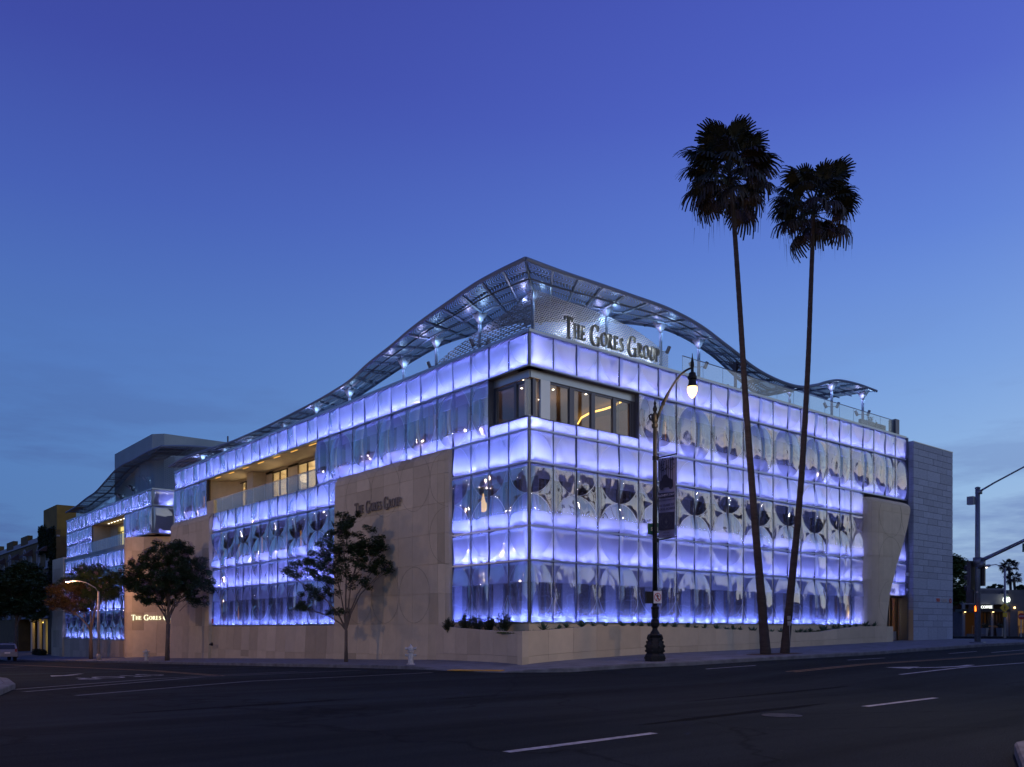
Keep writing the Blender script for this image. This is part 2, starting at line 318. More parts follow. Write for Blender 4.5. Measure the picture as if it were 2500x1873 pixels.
# ------------------------------------------------------------------ mesh helpers
class MB:
    def __init__(s): s.v = []; s.f = []; s.uv = None
    def box(s, x0, x1, y0, y1, z0, z1):
        b = len(s.v)
        s.v += [(x0, y0, z0), (x1, y0, z0), (x1, y1, z0), (x0, y1, z0), (x0, y0, z1), (x1, y0, z1), (x1, y1, z1), (x0, y1, z1)]
        s.f += [(b, b+3, b+2, b+1), (b+4, b+5, b+6, b+7), (b, b+1, b+5, b+4), (b+1, b+2, b+6, b+5), (b+2, b+3, b+7, b+6), (b+3, b, b+4, b+7)]
        return s
    def quad(s, *p):
        b = len(s.v); s.v += [tuple(q) for q in p]; s.f.append(tuple(range(b, b + len(p)))); return s
    def grid(s, fn, nu, nv, flip=False):
        b = len(s.v)
        for j in range(nv + 1):
            for i in range(nu + 1): s.v.append(tuple(fn(i / nu, j / nv)))
        for j in range(nv):
            for i in range(nu):
                a = b + j * (nu + 1) + i; q = (a, a + 1, a + nu + 2, a + nu + 1)
                s.f.append(q[::-1] if flip else q)
        return s
    def tube(s, pts, r, n=8, cap=True):
        pts = [Vector(p) for p in pts]; rs = r if isinstance(r, (list, tuple)) else [r] * len(pts)
        b = len(s.v); up = Vector((0, 0, 1)); prev = None
        for i, p in enumerate(pts):
            d = (pts[min(i + 1, len(pts) - 1)] - pts[max(i - 1, 0)]).normalized()
            if prev is None:
                a = d.cross(up if abs(d.z) < .95 else Vector((1, 0, 0))).normalized()
            else:
                a = (prev - d * prev.dot(d)).normalized()
            prev = a; c = d.cross(a)
            for k in range(n):
                th = 2 * pi * k / n; s.v.append(tuple(p + (a * cos(th) + c * sin(th)) * rs[i]))
        for i in range(len(pts) - 1):
            for k in range(n):
                k2 = (k + 1) % n; s.f.append((b + i*n + k, b + i*n + k2, b + (i+1)*n + k2, b + (i+1)*n + k))
        if cap:
            s.f.append(tuple(b + k for k in range(n))[::-1]); s.f.append(tuple(b + (len(pts)-1)*n + k for k in range(n)))
        return s
    def lathe(s, prof, c=(0, 0, 0), n=16, sq=0.0):
        b = len(s.v)
        for r, z in prof:
            for k in range(n):
                th = 2 * pi * k / n + (pi / n); rr = r * (1 + sq * (cos(4 * th) * -.5 + .0))
                s.v.append((c[0] + rr * cos(th), c[1] + rr * sin(th), c[2] + z))
        for i in range(len(prof) - 1):
            for k in range(n):
                k2 = (k + 1) % n; s.f.append((b + i*n + k, b + i*n + k2, b + (i+1)*n + k2, b + (i+1)*n + k))
        s.f.append(tuple(b + k for k in range(n))[::-1]); s.f.append(tuple(b + (len(prof)-1)*n + k for k in range(n)))
        return s
    def prism(s, poly, fn, d):
        """poly: 2d points; fn(a,b,depth)->xyz"""
        b = len(s.v); n = len(poly)
        s.v += [tuple(fn(p[0], p[1], 0)) for p in poly] + [tuple(fn(p[0], p[1], d)) for p in poly]
        s.f.append(tuple(range(b, b + n))); s.f.append(tuple(range(b + n, b + 2 * n))[::-1])
        for i in range(n):
            j = (i + 1) % n; s.f.append((b + i, b + n + i, b + n + j, b + j))
        return s
    def mesh(s, name, m=None, smooth=False, origin=(0, 0, 0)):
        me = bpy.data.meshes.new(name); o = Vector(origin)
        me.from_pydata([tuple(Vector(p) - o) for p in s.v], [], s.f)
        if m: me.materials.append(m)
        if smooth: me.polygons.foreach_set('use_smooth', [True] * len(me.polygons))
        if s.uv is not None:
            ul = me.uv_layers.new(name='UVMap')
            for l in me.loops: ul.data[l.index].uv = s.uv[l.vertex_index]
        me.update(); return me
    def build(s, name, m=None, parent=None, smooth=False, loc=None, world=False, kind=None):
        """world=True: the coordinates are world ones although the parent stands elsewhere"""
        org = (0, 0, 0)
        if world and parent is not None: org = parent_loc(parent)
        me = s.mesh(name, m, smooth, org)
        o = bpy.data.objects.new(name, me); COL.objects.link(o)
        if parent is not None: o.parent = parent
        if loc is not None: o.location = loc
        if kind: o['kind'] = kind
        return o
def parent_loc(p):
    v = Vector((0, 0, 0))
    while p is not None: v += Vector(p.location); p = p.parent
    return v
def tag(o, label=None, cat=None, group=None, kind=None):
    if label: o['label'] = label
    if cat: o['category'] = cat
    if group: o['group'] = group
    if kind: o['kind'] = kind
    return o
def empty(name, loc, label, cat, group=None, rz=0.0):
    o = bpy.data.objects.new(name, None); COL.objects.link(o); o.location = loc; o.rotation_euler = (0, 0, rz)
    o.empty_display_size = .3
    return tag(o, label, cat, group)
def inst(name, me, parent, loc, rot=(0, 0, 0), scale=(1, 1, 1)):
    o = bpy.data.objects.new(name, me); COL.objects.link(o); o.parent = parent; o.location = loc; o.rotation_euler = rot; o.scale = scale; return o
def copy_tree(o, parent=None):
    c = o.copy(); COL.objects.link(c); c.parent = parent
    for ch in [x for x in o.children]: copy_tree(ch, c)
    return c
def lamp(name, typ, loc, energy, color, parent=None, **kw):
    l = bpy.data.lights.new(name, typ); l.energy = energy; l.color = color
    for k, v in kw.items(): setattr(l, k, v)
    o = bpy.data.objects.new(name, l); COL.objects.link(o); o.location = loc
    if parent is not None: o.parent = parent
    return o
def text_mesh(s, size=1.0, depth=.01, spacing=1.0):
    c = bpy.data.curves.new('txt', 'FONT'); c.body = s; c.size = size; c.extrude = depth; c.space_character = spacing
    c.align_x = 'CENTER'; c.align_y = 'CENTER'; c.resolution_u = 3
    o = bpy.data.objects.new('txt', c); COL.objects.link(o)
    dg = bpy.context.evaluated_depsgraph_get(); me = bpy.data.meshes.new_from_object(o.evaluated_get(dg))
    bpy.data.objects.remove(o); bpy.data.curves.remove(c); return me
def put_text(s, size, m, parent, loc, rot, name='lettering', depth=.006, spacing=1.0, scale=(1, 1, 1)):
    me = text_mesh(s, size, depth, spacing); me.name = name; me.materials.clear(); me.materials.append(m)
    return inst(name, me, parent, loc, rot, scale)
def ip(x, xs, ys):
    if x <= xs[0]: return ys[0]
    for i in range(len(xs) - 1):
        if x <= xs[i + 1]: return ys[i] + (ys[i + 1] - ys[i]) * (x - xs[i]) / (xs[i + 1] - xs[i])
    return ys[-1]
def smooth_ip(x, xs, ys):
    """catmull-rom through the knots"""
    if x <= xs[0]: return ys[0]
    if x >= xs[-1]: return ys[-1]
    i = max(k for k in range(len(xs) - 1) if xs[k] <= x)
    t = (x - xs[i]) / (xs[i+1] - xs[i]); h = xs[i+1] - xs[i]
    def sl(k):
        if k <= 0: return (ys[1] - ys[0]) / (xs[1] - xs[0])
        if k >= len(xs) - 1: return (ys[-1] - ys[-2]) / (xs[-1] - xs[-2])
        return (ys[k+1] - ys[k-1]) / (xs[k+1] - xs[k-1])
    a, b = sl(i) * h, sl(i+1) * h
    return (2*t**3 - 3*t**2 + 1) * ys[i] + (t**3 - 2*t**2 + t) * a + (-2*t**3 + 3*t**2) * ys[i+1] + (t**3 - t**2) * b
GXk = ([-200, -2.5, 0, 5.5, 14, 27, 40, 400], [.13, .13, .27, .44, .53, .78, .9, .9])
def gz(x, y): return ip(x, *GXk) + ip(y, [0, 85], [0, -1.92]) * ip(x, [5, 35], [1, 0])

# ================================================================== GROUND, ROADS, PAVEMENTS
def sheet(name, xs, ys, off, m):
    b = MB()
    for y in ys:
        for x in xs: b.v.append((x, y, gz(x, y) + off))
    nx = len(xs)
    for j in range(len(ys) - 1):
        for i in range(nx - 1):
            a = j * nx + i; b.f.append((a, a + 1, a + nx + 1, a + nx))
    return tag(b.build(name, m), kind='structure')
xs = sorted(set([-900, -300, -100, -60, -40, -30, -20, -15, -10, -5, -2.5, 0, 5.5, 10, 14, 20, 27, 35, 40, 60, 100, 300, 900] + [5, 8, 17, 23, 30, 32]))
ys = [-900, -300, -100, -60, -40, -30, -20, -10, 0, 4, 8, 12, 16, 20, 25, 30, 40, 50, 60, 70, 85, 110, 200, 400, 900]
road = sheet('road', xs, ys, -.15, M['asphalt'])
def densify(poly, step):
    out = []
    for a, b in zip(poly, poly[1:]):
        n = max(1, int(hypot(b[0]-a[0], b[1]-a[1]) / step))
        for i in range(n): out.append((a[0] + (b[0]-a[0]) * i / n, a[1] + (b[1]-a[1]) * i / n))
    return out + [poly[-1]]
def pavement(name, outer, inner, step=1.0, drop=None):
    """a slab with a kerb face along `outer`; `inner` has the same number of knots"""
    O, I = [], []
    for (a, b), (c, d) in zip(zip(outer, outer[1:]), zip(inner, inner[1:])):
        n = max(1, int(hypot(b[0]-a[0], b[1]-a[1]) / step))
        for i in range(n):
            t = i / n; O.append((a[0] + (b[0]-a[0]) * t, a[1] + (b[1]-a[1]) * t)); I.append((c[0] + (d[0]-c[0]) * t, c[1] + (d[1]-c[1]) * t))
    O.append(outer[-1]); I.append(inner[-1])
    dr = drop or (lambda x, y: 0)
    z = lambda x, y: gz(x, y) - dr(x, y)
    def at(o, i, w):
        L = max(.01, hypot(i[0]-o[0], i[1]-o[1])); t = min(1, w / L); return (o[0] + (i[0]-o[0]) * t, o[1] + (i[1]-o[1]) * t)
    ws = [.32, .8, 1.4, 2.2, 3.4, 5, 7.5, 12, 1e9]
    b = MB(); n = len(O)
    for o, i in zip(O, I):
        for w in ws: x, y = at(o, i, w); b.v.append((x, y, z(x, y)))
    k = len(ws)
    for a in range(n - 1):
        for j in range(k - 1): b.f.append((a*k + j, a*k + j + 1, (a+1)*k + j + 1, (a+1)*k + j))
    pv = tag(b.build(name, M['concrete']), kind='structure')
    kb = MB(); prof = [(0, -.30), (0, -.025), (.03, 0), (.31, .002)]
    for o, i in zip(O, I):
        for w, dz in prof: x, y = at(o, i, w); kb.v.append((x, y, z(x, y) + dz + random.uniform(-.004, .004)))
    k = 4
    for a in range(n - 1):
        for j in range(k - 1): kb.f.append((a*k + j, a*k + j + 1, (a+1)*k + j + 1, (a+1)*k + j))
    kb.build('kerb', M['kerb'], pv)
    return pv, O, I
def ramp_drop(x, y):
    d = hypot(x + 5.1, y + 2.3); return .125 * max(0, min(1, (2.9 - d) / 1.3))
def ramp_drop2(x, y):
    d = hypot(x + 5.1, y + 2.3); e = hypot(x - 35.5, y + 7.4)
    return .125 * max(0, min(1, (2.9 - d) / 1.3)) + .12 * max(0, min(1, (3.2 - e) / 1.2))
outN = [(-5.4, 300), (-5.4, 20), (-5.4, 3), (-5.55, .6), (-5.35, -2.0), (-4.6, -3.9), (-3.0, -5.0), (-.6, -6.1), (2, -7.3), (5, -7.9), (9, -8), (29, -8), (36, -7.6), (40, -5), (41.5, 0), (41.5, 12)]
inN = [(6, 300), (6, 20), (3, 6), (2, 4), (1.5, 3), (1.5, 2.5), (2, 2), (2.5, 2), (4, 2), (6, 2), (9, 2), (29, 2), (36, 2), (38, 2), (38.5, 4), (38.5, 12)]
pv, ON, IN = pavement('pavement', outN, inN, .7, ramp_drop2)
pvw, _, _ = pavement('pavement', [(-60, -8.6), (-27, -8.2), (-23.2, -7.2), (-21, -5.0), (-20.2, -2.4), (-19.8, 1), (-19.8, 60), (-19.8, 300)][::-1], [(-60, 4), (-34, 4), (-30, 0), (-28, 2), (-27, 4), (-26, 8), (-26, 60), (-26, 300)][::-1], 1.0)
pvs, _, _ = pavement('pavement', [(-17.6, -90), (-17.6, -32), (-17.0, -28), (-15.6, -25.6), (-13, -24.5), (20, -24.4), (260, -24.4)][::-1], [(-10, -90), (-10, -40), (-9, -36), (-7, -33), (-4, -31), (20, -31), (260, -31)][::-1], 1.0)
# expansion joints across the north pavement
jb = MB()
def joint_line(p, q):
    n = 10
    for i in range(n):
        a = (p[0] + (q[0]-p[0]) * i / n, p[1] + (q[1]-p[1]) * i / n); c = (p[0] + (q[0]-p[0]) * (i+1) / n, p[1] + (q[1]-p[1]) * (i+1) / n)
        dx, dy = (q[0]-p[0]), (q[1]-p[1]); L = hypot(dx, dy); nx, ny = -dy / L * .012, dx / L * .012
        jb.quad(*[(x, y, gz(x, y) - ramp_drop2(x, y) + .006) for x, y in ((a[0]-nx, a[1]-ny), (c[0]-nx, c[1]-ny), (c[0]+nx, c[1]+ny), (a[0]+nx, a[1]+ny))])
for x in range(2, 40, 2): joint_line((x, -7.6), (x, -1.6))
joint_line((2, -4.8), (38, -4.8))
for y in range(4, 84, 2): joint_line((-5.1, y), (-.6, y))
joint_line((-3.4, 6), (-3.4, 84))
for i in range(2, len(ON) - 1, 4):
    p, q = ON[i], IN[i]; L = hypot(q[0]-p[0], q[1]-p[1]) or 1
    joint_line((p[0] + (q[0]-p[0]) * .01 / L, p[1] + (q[1]-p[1]) * .01 / L), (p[0] + (q[0]-p[0]) * .33 / L, p[1] + (q[1]-p[1]) * .33 / L))
jb.build('expansion_joints', M['joint'], pv, kind='stuff')
tb = MB(); tz = lambda x, y: gz(x, y) - ramp_drop2(x, y)
def tile_pt(a, c):  # along the ramp foot, away from it
    bx, by = -5.25, -2.75; ux, uy = .62, -.78; vx, vy = .78, .62
    x, y = bx + ux * a + vx * c, by + uy * a + vy * c; return (x, y)
for i in range(4):
    a0, a1 = -.95 + i * .52, -.95 + i * .52 + .50
    p = [tile_pt(a0, .15), tile_pt(a1, .15), tile_pt(a1, .85), tile_pt(a0, .85)]
    t = MB(); t.v = [(x, y, tz(x, y) + .006) for x, y in p] + [(x, y, tz(x, y) + .03) for x, y in p]
    t.f = [(4, 5, 6, 7), (0, 1, 5, 4), (1, 2, 6, 5), (2, 3, 7, 6), (3, 0, 4, 7)]
    t.build('tactile_tile', M['tactile'], pv)

def on_road(poly, m, name, sub=1, off=.004):
    b = MB(); b.quad(*[(x, y, gz(x, y) - .15 + off) for x, y in poly]); return b
def stripe(name, pts, w, m, off=.005):
    pts = densify(pts, .7); b = MB()
    for i, (x, y) in enumerate(pts):
        p, q = pts[max(0, i-1)], pts[min(len(pts)-1, i+1)]; dx, dy = q[0]-p[0], q[1]-p[1]; L = hypot(dx, dy) or 1
        ww = w * (1 + .10 * noise.noise(Vector((x * 2.3, y * 2.3, 1))))
        for s in (-1, 1):
            X, Y = x - s * dy / L * ww / 2, y + s * dx / L * ww / 2; b.v.append((X, Y, gz(X, Y) - .15 + off))
    for i in range(len(pts) - 1): b.f.append((2*i, 2*i+1, 2*i+3, 2*i+2))
    return b.build(name, m, road)
for a, b_ in (((-17.85, -20.28), (-14.8, -20.1)), ((-7.95, -19.75), (-4.5, -19.6)), ((5, -19.4), (8.4, -19.3)), ((17, -19.2), (20.4, -19.1))):
    stripe('lane_dash', [a, b_], .16, M['white_paint'])
for a, b_ in (((.6, -9.05), (3.1, -9.4)), ((8.3, -10.15), (11.2, -10.2)), ((17, -10.3), (20, -10.3))): stripe('lane_dash', [a, b_], .12, M['white_paint'])
stripe('lane_line', [(1.6, -15.7), (10, -16.1), (60, -16.6)], .16, M['white_paint'])
stripe('lane_line', [(19, -11.4), (60, -11.6)], .12, M['white_paint'])
stripe('centre_line', [(.9, -12.15), (19, -12.75), (90, -13.2)], .12, M['yellow_paint'])
stripe('centre_line', [(.9, -12.45), (19, -13.05), (90, -13.5)], .12, M['yellow_paint'])
stripe('centre_line', [(-13.5, .9), (-12.3, 12), (-12.1, 60)], .12, M['yellow_paint'])
stripe('centre_line', [(-13.2, .9), (-12.0, 12), (-11.8, 60)], .12, M['yellow_paint'])
stripe('crossing_line', [(-20.4, -2.9), (-14.1, 1.1), (-9.5, 2.9)], .2, M['worn_paint'])
stripe('crossing_line', [(-20.3, -4.0), (-14.2, .15), (-7.2, 1.9)], .2, M['worn_paint'])
stripe('crossing_line', [(-19.6, -6.2), (-14.0, -3.2), (-9.5, -2.7), (-6.6, -2.2)], .2, M['worn_paint'])
stripe('lane_line', [(-15.0, 30.5), (-13.2, 33.8)], .2, M['worn_paint'])
# turn arrow in the right lane group
stripe('turn_arrow', [(7.3, -15.4), (6.2, -15.55), (5.2, -15.3), (4.6, -14.7)], .28, M['white_paint'])
ar = MB(); ar.quad(*[(x, y, gz(x, y) - .144) for x, y in ((4.1, -14.75), (5.2, -14.6), (4.3, -13.8))]); ar.build('arrow_head', M['white_paint'], road)
stripe('turn_arrow', [(-15.6, 9.9), (-16.6, 8.0)], .22, M['white_paint'])
ar = MB(); ar.quad(*[(x, y, gz(x, y) - .144) for x, y in ((-17.1, 8.3), (-16.2, 7.7), (-17.35, 6.9))]); ar.build('arrow_head', M['white_paint'], road)
me = text_mesh('STOP', 1.0, 0.0, 1.15); me.materials.clear(); me.materials.append(M['white_paint'])
for v in me.vertices:   # painted for drivers coming down the side street: it reads towards -x
    x, y = v.co.x, v.co.y
    X, Y = -15.9 - x * 1.30 + y * .35, 3.9 - y * 3.1 - x * 1.0
    v.co = (X, Y, gz(X, Y) - .144)
so_ = bpy.data.objects.new('stop_lettering', me); COL.objects.link(so_); so_.parent = road
# tarmac patches and a manhole
for i, (cx, cy, rx, ry) in enumerate([(-10.9, -19.0, 3.2, .14), (-6, -16.4, 3.8, .10), (-16.2, -4.2, 2.2, .07), (-17.5, -11.5, 2.6, .12), (2, -20.9, 3, .12), (-12.5, -12.6, 1.1, .06)]):
    pb = MB(); n = 28
    pb.quad(*[(cx + rx * (1 + .25 * noise.noise(Vector((cos(a) * 2, sin(a) * 2, i)))) * cos(a), cy + ry * (1 + .5 * noise.noise(Vector((cos(a) * 3, sin(a) * 3, i + 9)))) * sin(a) + .06 * rx * cos(a),
              gz(cx + rx * cos(a), cy) - .15 + .003) for a in [2 * pi * k / n for k in range(n)]])
    pb.build('tar_patch', mat('tar_%s' % 'abcdefg'[i], (.005, .006, .007), .9, noise_amt=.3, spec=.05), road)
mh = empty('manhole_cover', (-10.9, -19.75, gz(-10.9, -19.75) - .15), 'round iron manhole cover in the dark road beyond the foreground lane dash', 'manhole')
b = MB(); b.lathe([(.36, -.02), (.36, .008), (.33, .010)], n=28); b.build('rim', M['black_metal'], mh)
b = MB(); b.lathe([(.32, -.02), (.32, .007), (.05, .008)], n=28)
for k in range(6): a = k * pi / 3; b.box(.2 * cos(a) - .03, .2 * cos(a) + .03, .2 * sin(a) - .03, .2 * sin(a) + .03, .006, .013)
b.build('lid', M['black_metal'], mh)

# ================================================================== THE OFFICE BUILDING
BLD = empty('office_building', (0, 0, 0), 'four storey corner office block wrapped in violet lit slumped glass with pale limestone walls', 'building')
MOD = 1.4
T0, T1, T2, T3, T4, T5, T6, T7 = 1.87, 4.60, 6.09, 8.88, 10.31, 10.86, 13.05, 14.53
class Fac:
    def __init__(s, name, P, rot, mod, flip): s.name, s.P, s.rot, s.mod, s.flip = name, P, rot, mod, flip; s.frame = MB(); s.rail = MB(); s.boxes = MB(); s.led = MB(); s.led2 = MB(); s.wall = MB(); s.cur = MB(); s.slit = MB(); s.dark = MB()
    def bx(s, mb, u0, u1, d0, d1, z0, z1):
        a, b = s.P(u0, d0), s.P(u1, d1)
        mb.box(min(a[0], b[0]), max(a[0], b[0]), min(a[1], b[1]), max(a[1], b[1]), z0, z1)
FR = Fac('right', lambda u, d: (u, -d), 0.0, MOD, False)
FL = Fac('left', lambda u, d: (-d, u), -pi / 2, MOD, True)
FB = Fac('back_wing', lambda u, d: (1.27 - d, 54.6 + u), -pi / 2, 31.8 / 23, True)
FC = Fac('back_wing_lower', lambda u, d: (1.0 - d, 62.2 + u), -pi / 2, MOD, True)
FS = Fac('back_wing_side', lambda u, d: (1.27 + u, 54.6 - d), 0.0, 2.0, False)
PM = {}
def panel_mesh(w, h, par, z0, matn, amp, var=0):
    key = (round(w, 3), round(h, 3), par, round(z0, 2), matn, amp, var)
    if key in PM: return PM[key]
    dz = (0, .26, -.22, .12, -.10)[var]; amp *= (1, .8, 1.12, .68, .9)[var]; wf_ = (1.5, 3.2, 2.2, 4.0, 2.6)[var]
    nu = 26; nv = max(8, int(h / .055)); R = 1.4075
    def fn(a, c):
        x = (a - .5) * w; z = c * h; Z = z0 + z
        dx = (a if par == 0 else 1 - a)
        j = math.floor((Z - 1.90 - dz) / (2 * R)); zc = 1.90 + dz + (2 * j + 1) * R
        r = sqrt(dx * dx + ((Z - zc) / R) ** 2)
        hh = (1 - r * r) if r < 1 else .9 * (min(1.5, r) - 1) * (3.2 - 2 * min(1.5, r))
        e = min(a * w, (1 - a) * w, z * .9, (h - z) * .9) / .16
        e = max(0, min(1, e)); e = sin(e * pi / 2)
        wob = .009 * wf_ * noise.noise(Vector((x * 2.4 + par * 5, z * 1.6 + z0, 3.3 + var * 7)))
        return (x, -(.015 + e * (.03 + amp * hh + wob)), z)
    b = MB(); b.grid(fn, nu, nv, flip=False)
    nface = len(b.f); R_ = R      # the crease where two curved fields meet: a thin pale bead added to read as its highlight
    xc = 0.0 if par == 0 else 1.0
    for j in range(-1, 7):
        zc = 1.90 + dz + (2 * j + 1) * R_; run = []
        for i in range(41):
            a_ = -pi / 2 + pi * i / 40; u_ = abs(xc - cos(a_)); Z = zc + R_ * sin(a_)
            if .01 < u_ < .985 and z0 + .02 < Z < z0 + h - .02: p = fn(u_, (Z - z0) / h); run.append((p[0], p[1] - .004, p[2]))
            else:
                if len(run) > 2: b.tube(run, .009, 4, cap=False)
                run = []
        if len(run) > 2: b.tube(run, .009, 4, cap=False)
    me = b.mesh('slumped_pane', M[matn], True); me.materials.append(M['glass_arc'])
    for p_ in list(me.polygons)[nface:]: p_.material_index = 1
    PM[key] = me; return me
rnd = random.Random(11)
def glass_row(F, k0, k1, z0, z1, kind, skip=()):
    """one band of the facade: panes, mullions, the lit cavity behind them"""
    m = F.mod; h = z1 - z0; g = .022
    mn = {'spandrel': 'spandrel_glass', 'vision': 'vision_glass', 'low': 'lower_glass', 'sill': 'spandrel_glass'}[kind]
    amp = {'spandrel': .13, 'vision': .20, 'low': .18, 'sill': .05}[kind]
    if kind == 'vision' and z0 > 10: amp = .27
    for k in range(k0, k1):
        par = (k % 2) ^ (1 if F.flip else 0)
        pid = (k + 1) // 2; var = (pid * 7 + int(z0 * 3) * 5 + (pid * pid) % 3) % 5
        me = panel_mesh(m - 2 * g, h - .075, par, z0 + .04, mn, amp, var)
        p = F.P((k + .5) * m, 0)
        inst('spandrel_pane' if kind in ('spandrel', 'sill') else 'window_pane', me, BLD, (p[0], p[1], z0 + .04), (radians(rnd.uniform(-.35, .35)), 0, F.rot + radians(rnd.uniform(-.5, .5))))
    for k in range(k0, k1 + 1):
        F.bx(F.frame, k * m - .014, k * m + .014, -.10, .035 if k % 2 else .075, z0, z1)
    u0, u1 = k0 * m, k1 * m
    F.bx(F.rail, u0 - .02, u1 + .02, -.12, .095, z0 - .030, z0 + .030)
    D = .50; c0 = u0
    if k0 == 0 and F in (FL, FR): u0 = .505 if F is FL else .02
    F.bx(F.boxes, u0, u1, -D, -.13, z0 - .03, z0 + .012)
    F.bx(F.boxes, u0, u1, -D, -.13, z1 - .05, z1 - .032)
    if k0 == 0 and F in (FL, FR): u0 = .51 if F is FR else .56
    for uu, sg in ((u0, 1), (u1, -1)):
      if not (uu == u0 and k0 == 0 and F in (FL, FR)): F.bx(F.boxes, uu, uu + sg * .02, -D, -.03, z0 + .012, z1 - .05)
    # light fittings stand on the cavity floor
    L = F.led2 if kind == 'low' else F.led
    for k in range(k0 * 2, k1 * 2):
      uc = (k + .5) * m / 2
      for da, db in ((-.38, -.43), (-.13, -.175)):
        a, b_ = F.P(uc - .13, da), F.P(uc + .13, db)
        x0, x1, y0, y1 = min(a[0], b_[0]), max(a[0], b_[0]), min(a[1], b_[1]), max(a[1], b_[1]); zz = z0 + .05
        L.quad((x0, y0, zz), (x1, y0, zz), (x1, y1, zz), (x0, y1, zz))
        F.bx(F.rail, uc - .15, uc + .15, da + .01, db - .01, z0 + .013, z0 + .045)
    if kind in ('spandrel', 'sill'):
        F.bx(F.boxes, u0, u1, -D - .05, -D, z0 - .03, z1 - .03)
    else:
        zb, zt = z0 + (.50 if kind == 'vision' else .32), z1 - (.55 if kind == 'vision' else .88)
        F.bx(F.boxes, u0, u1, -D - .05, -D, z0 - .03, zb)
        F.bx(F.boxes, u0, u1, -D - .05, -D, zt, z1 - .03)
        for k in range(k0, k1):
            a = k * m
            # a pier beside every opening, in pairs
            w0, w1 = (.0, .34) if k % 2 == 0 else (m - .34, m)
            F.bx(F.wall, a + w0, a + w1, -D - .06, -D - .005, zb, zt)
            o0, o1 = (a + .34, a + m) if k % 2 == 0 else (a, a + m - .34)
            F.bx(F.frame, o0, o0 + .05, -D - .07, -D - .02, zb, zt); F.bx(F.frame, o1 - .05, o1, -D - .07, -D - .02, zb, zt); F.bx(F.frame, o0, o1, -D - .07, -D - .02, zb, zb + .05)
            # curtain stack and, here and there, a warm slit of room light
            n = 5; cw = rnd.uniform(.18, .5); cu = o0 + .06 + rnd.random() * max(.01, (o1 - o0 - cw - .12))
            for i in range(n): F.bx(F.cur, cu + cw * i / n, cu + cw * (i + .7) / n, -D - .40 - .04 * (i % 2), -D - .34 - .04 * (i % 2), zb, zt)
            if rnd.random() < .22: F.bx(F.slit, cu + cw + .03, cu + cw + .07, -D - .7, -D - .66, zb + .1, zt - rnd.uniform(.1, .5))
        if abs(z0 - T4) < .01 and k0 in (2, 5) and F in (FL, FR): u0 = 9.2
        F.bx(F.dark, u0, u1, -D - 1.6, -D - 1.5, zb - .2, zt + .2)
        F.bx(F.dark, u0, u1, -D - 1.5, -D - .06, zb - .25, zb - .2); F.bx(F.dark, u0, u1, -D - 1.5, -D - .06, zt + .2, zt + .25)
# right front
glass_row(FR, 0, 24, T6, T7, 'spandrel'); glass_row(FR, 5, 24, T4, T6, 'vision'); glass_row(FR, 0, 5, T4, T5, 'sill')
glass_row(FR, 0, 20, T3, T4, 'spandrel'); glass_row(FR, 0, 20, T2, T3, 'vision'); glass_row(FR, 0, 20, T1, T2, 'spandrel'); glass_row(FR, 0, 20, T0, T1, 'low')
glass_row(FR, 21, 24, T1 + .08, T2, 'spandrel'); glass_row(FR, 21, 24, 6.09, 8.6, 'spandrel'); 
# left front
glass_row(FL, 0, 32, T6, T7, 'spandrel'); glass_row(FL, 2, 14, T4, T6, 'vision'); glass_row(FL, 27, 32, T4, T6, 'vision'); glass_row(FL, 0, 2, T4, T5, 'sill')
for a, c in ((0, 4), (12, 26)):
    glass_row(FL, a, c, T3, T4, 'spandrel'); glass_row(FL, a, c, T2, T3, 'vision'); glass_row(FL, a, c, T1, T2, 'spandrel'); glass_row(FL, a, c, T0, T1, 'low')
# the wing beyond the gap
glass_row(FB, 0, 23, 13.05, 14.53, 'spandrel'); glass_row(FB, 0, 6, 10.5, 13.05, 'vision'); glass_row(FB, 15, 23, 11.45, 13.05, 'vision'); glass_row(FB, 15, 23, 10.0, 11.45, 'spandrel')
for z0, z1, kd in ((8.0, 9.57, 'spandrel'), (5.06, 8.0, 'vision'), (3.57, 5.06, 'spandrel'), (.55, 3.57, 'vision')): glass_row(FC, 0, 17, z0, z1, kd)
glass_row(FS, 0, 3, 13.05, 14.53, 'spandrel'); glass_row(FS, 0, 3, 10.5, 13.05, 'spandrel')
# metal cappings, corner posts, sills
for F, u0, u1, z in ((FR, -.08, 33.62, T7), (FL, -.0, 44.85, T7), (FB, -.08, 31.85, T7)):
    F.bx(F.rail, u0, u1, -.5, .10, z - .03, z + .10)
FS.bx(FS.rail, .1, 8, -.5, .10, T7 - .03, T7 + .10)
for F, u0, u1, z in ((FL, -.0, 19.6, T4), (FC, 0, 23.8, 9.57), (FR, 0, 33.6, T4)): F.bx(F.rail, u0, u1, -.12, .105, z - .037, z + .037)
b = MB(); b.box(-.05, .05, -.05, .05, T0 - .03, T5 + .03); b.box(-.05, .05, -.05, .05, T6, T7); b.build('corner_post', M['coping'], BLD)
b = MB(); b.box(1.22, 1.32, 54.55, 54.65, 10.5, T7); b.build('corner_post', M['coping'], BLD)
for F in (FR, FL, FB, FC, FS):
    F.frame.build('mullion_frame', M['frame'], BLD, kind='stuff'); F.rail.build('transom_rail', M['coping'], BLD, kind='stuff'); F.boxes.build('shadow_box', M['white_box'], BLD, kind='stuff')
    if F.led.f: F.led.build('light_strip', M['led_r' if F is FR else 'led'], BLD, kind='stuff')
    if F.led2.f: F.led2.build('light_strip', M['led2'], BLD, kind='stuff')
    if F.wall.f: F.wall.build('inner_pier', M['inner_wall'], BLD, kind='stuff'); F.cur.build('curtain', M['curtain'], BLD, kind='stuff'); F.dark.build('room_back', M['room_dark'], BLD, kind='stuff')
    if F.slit.f: F.slit.build('room_light', M['warm_slit'], BLD, kind='stuff')
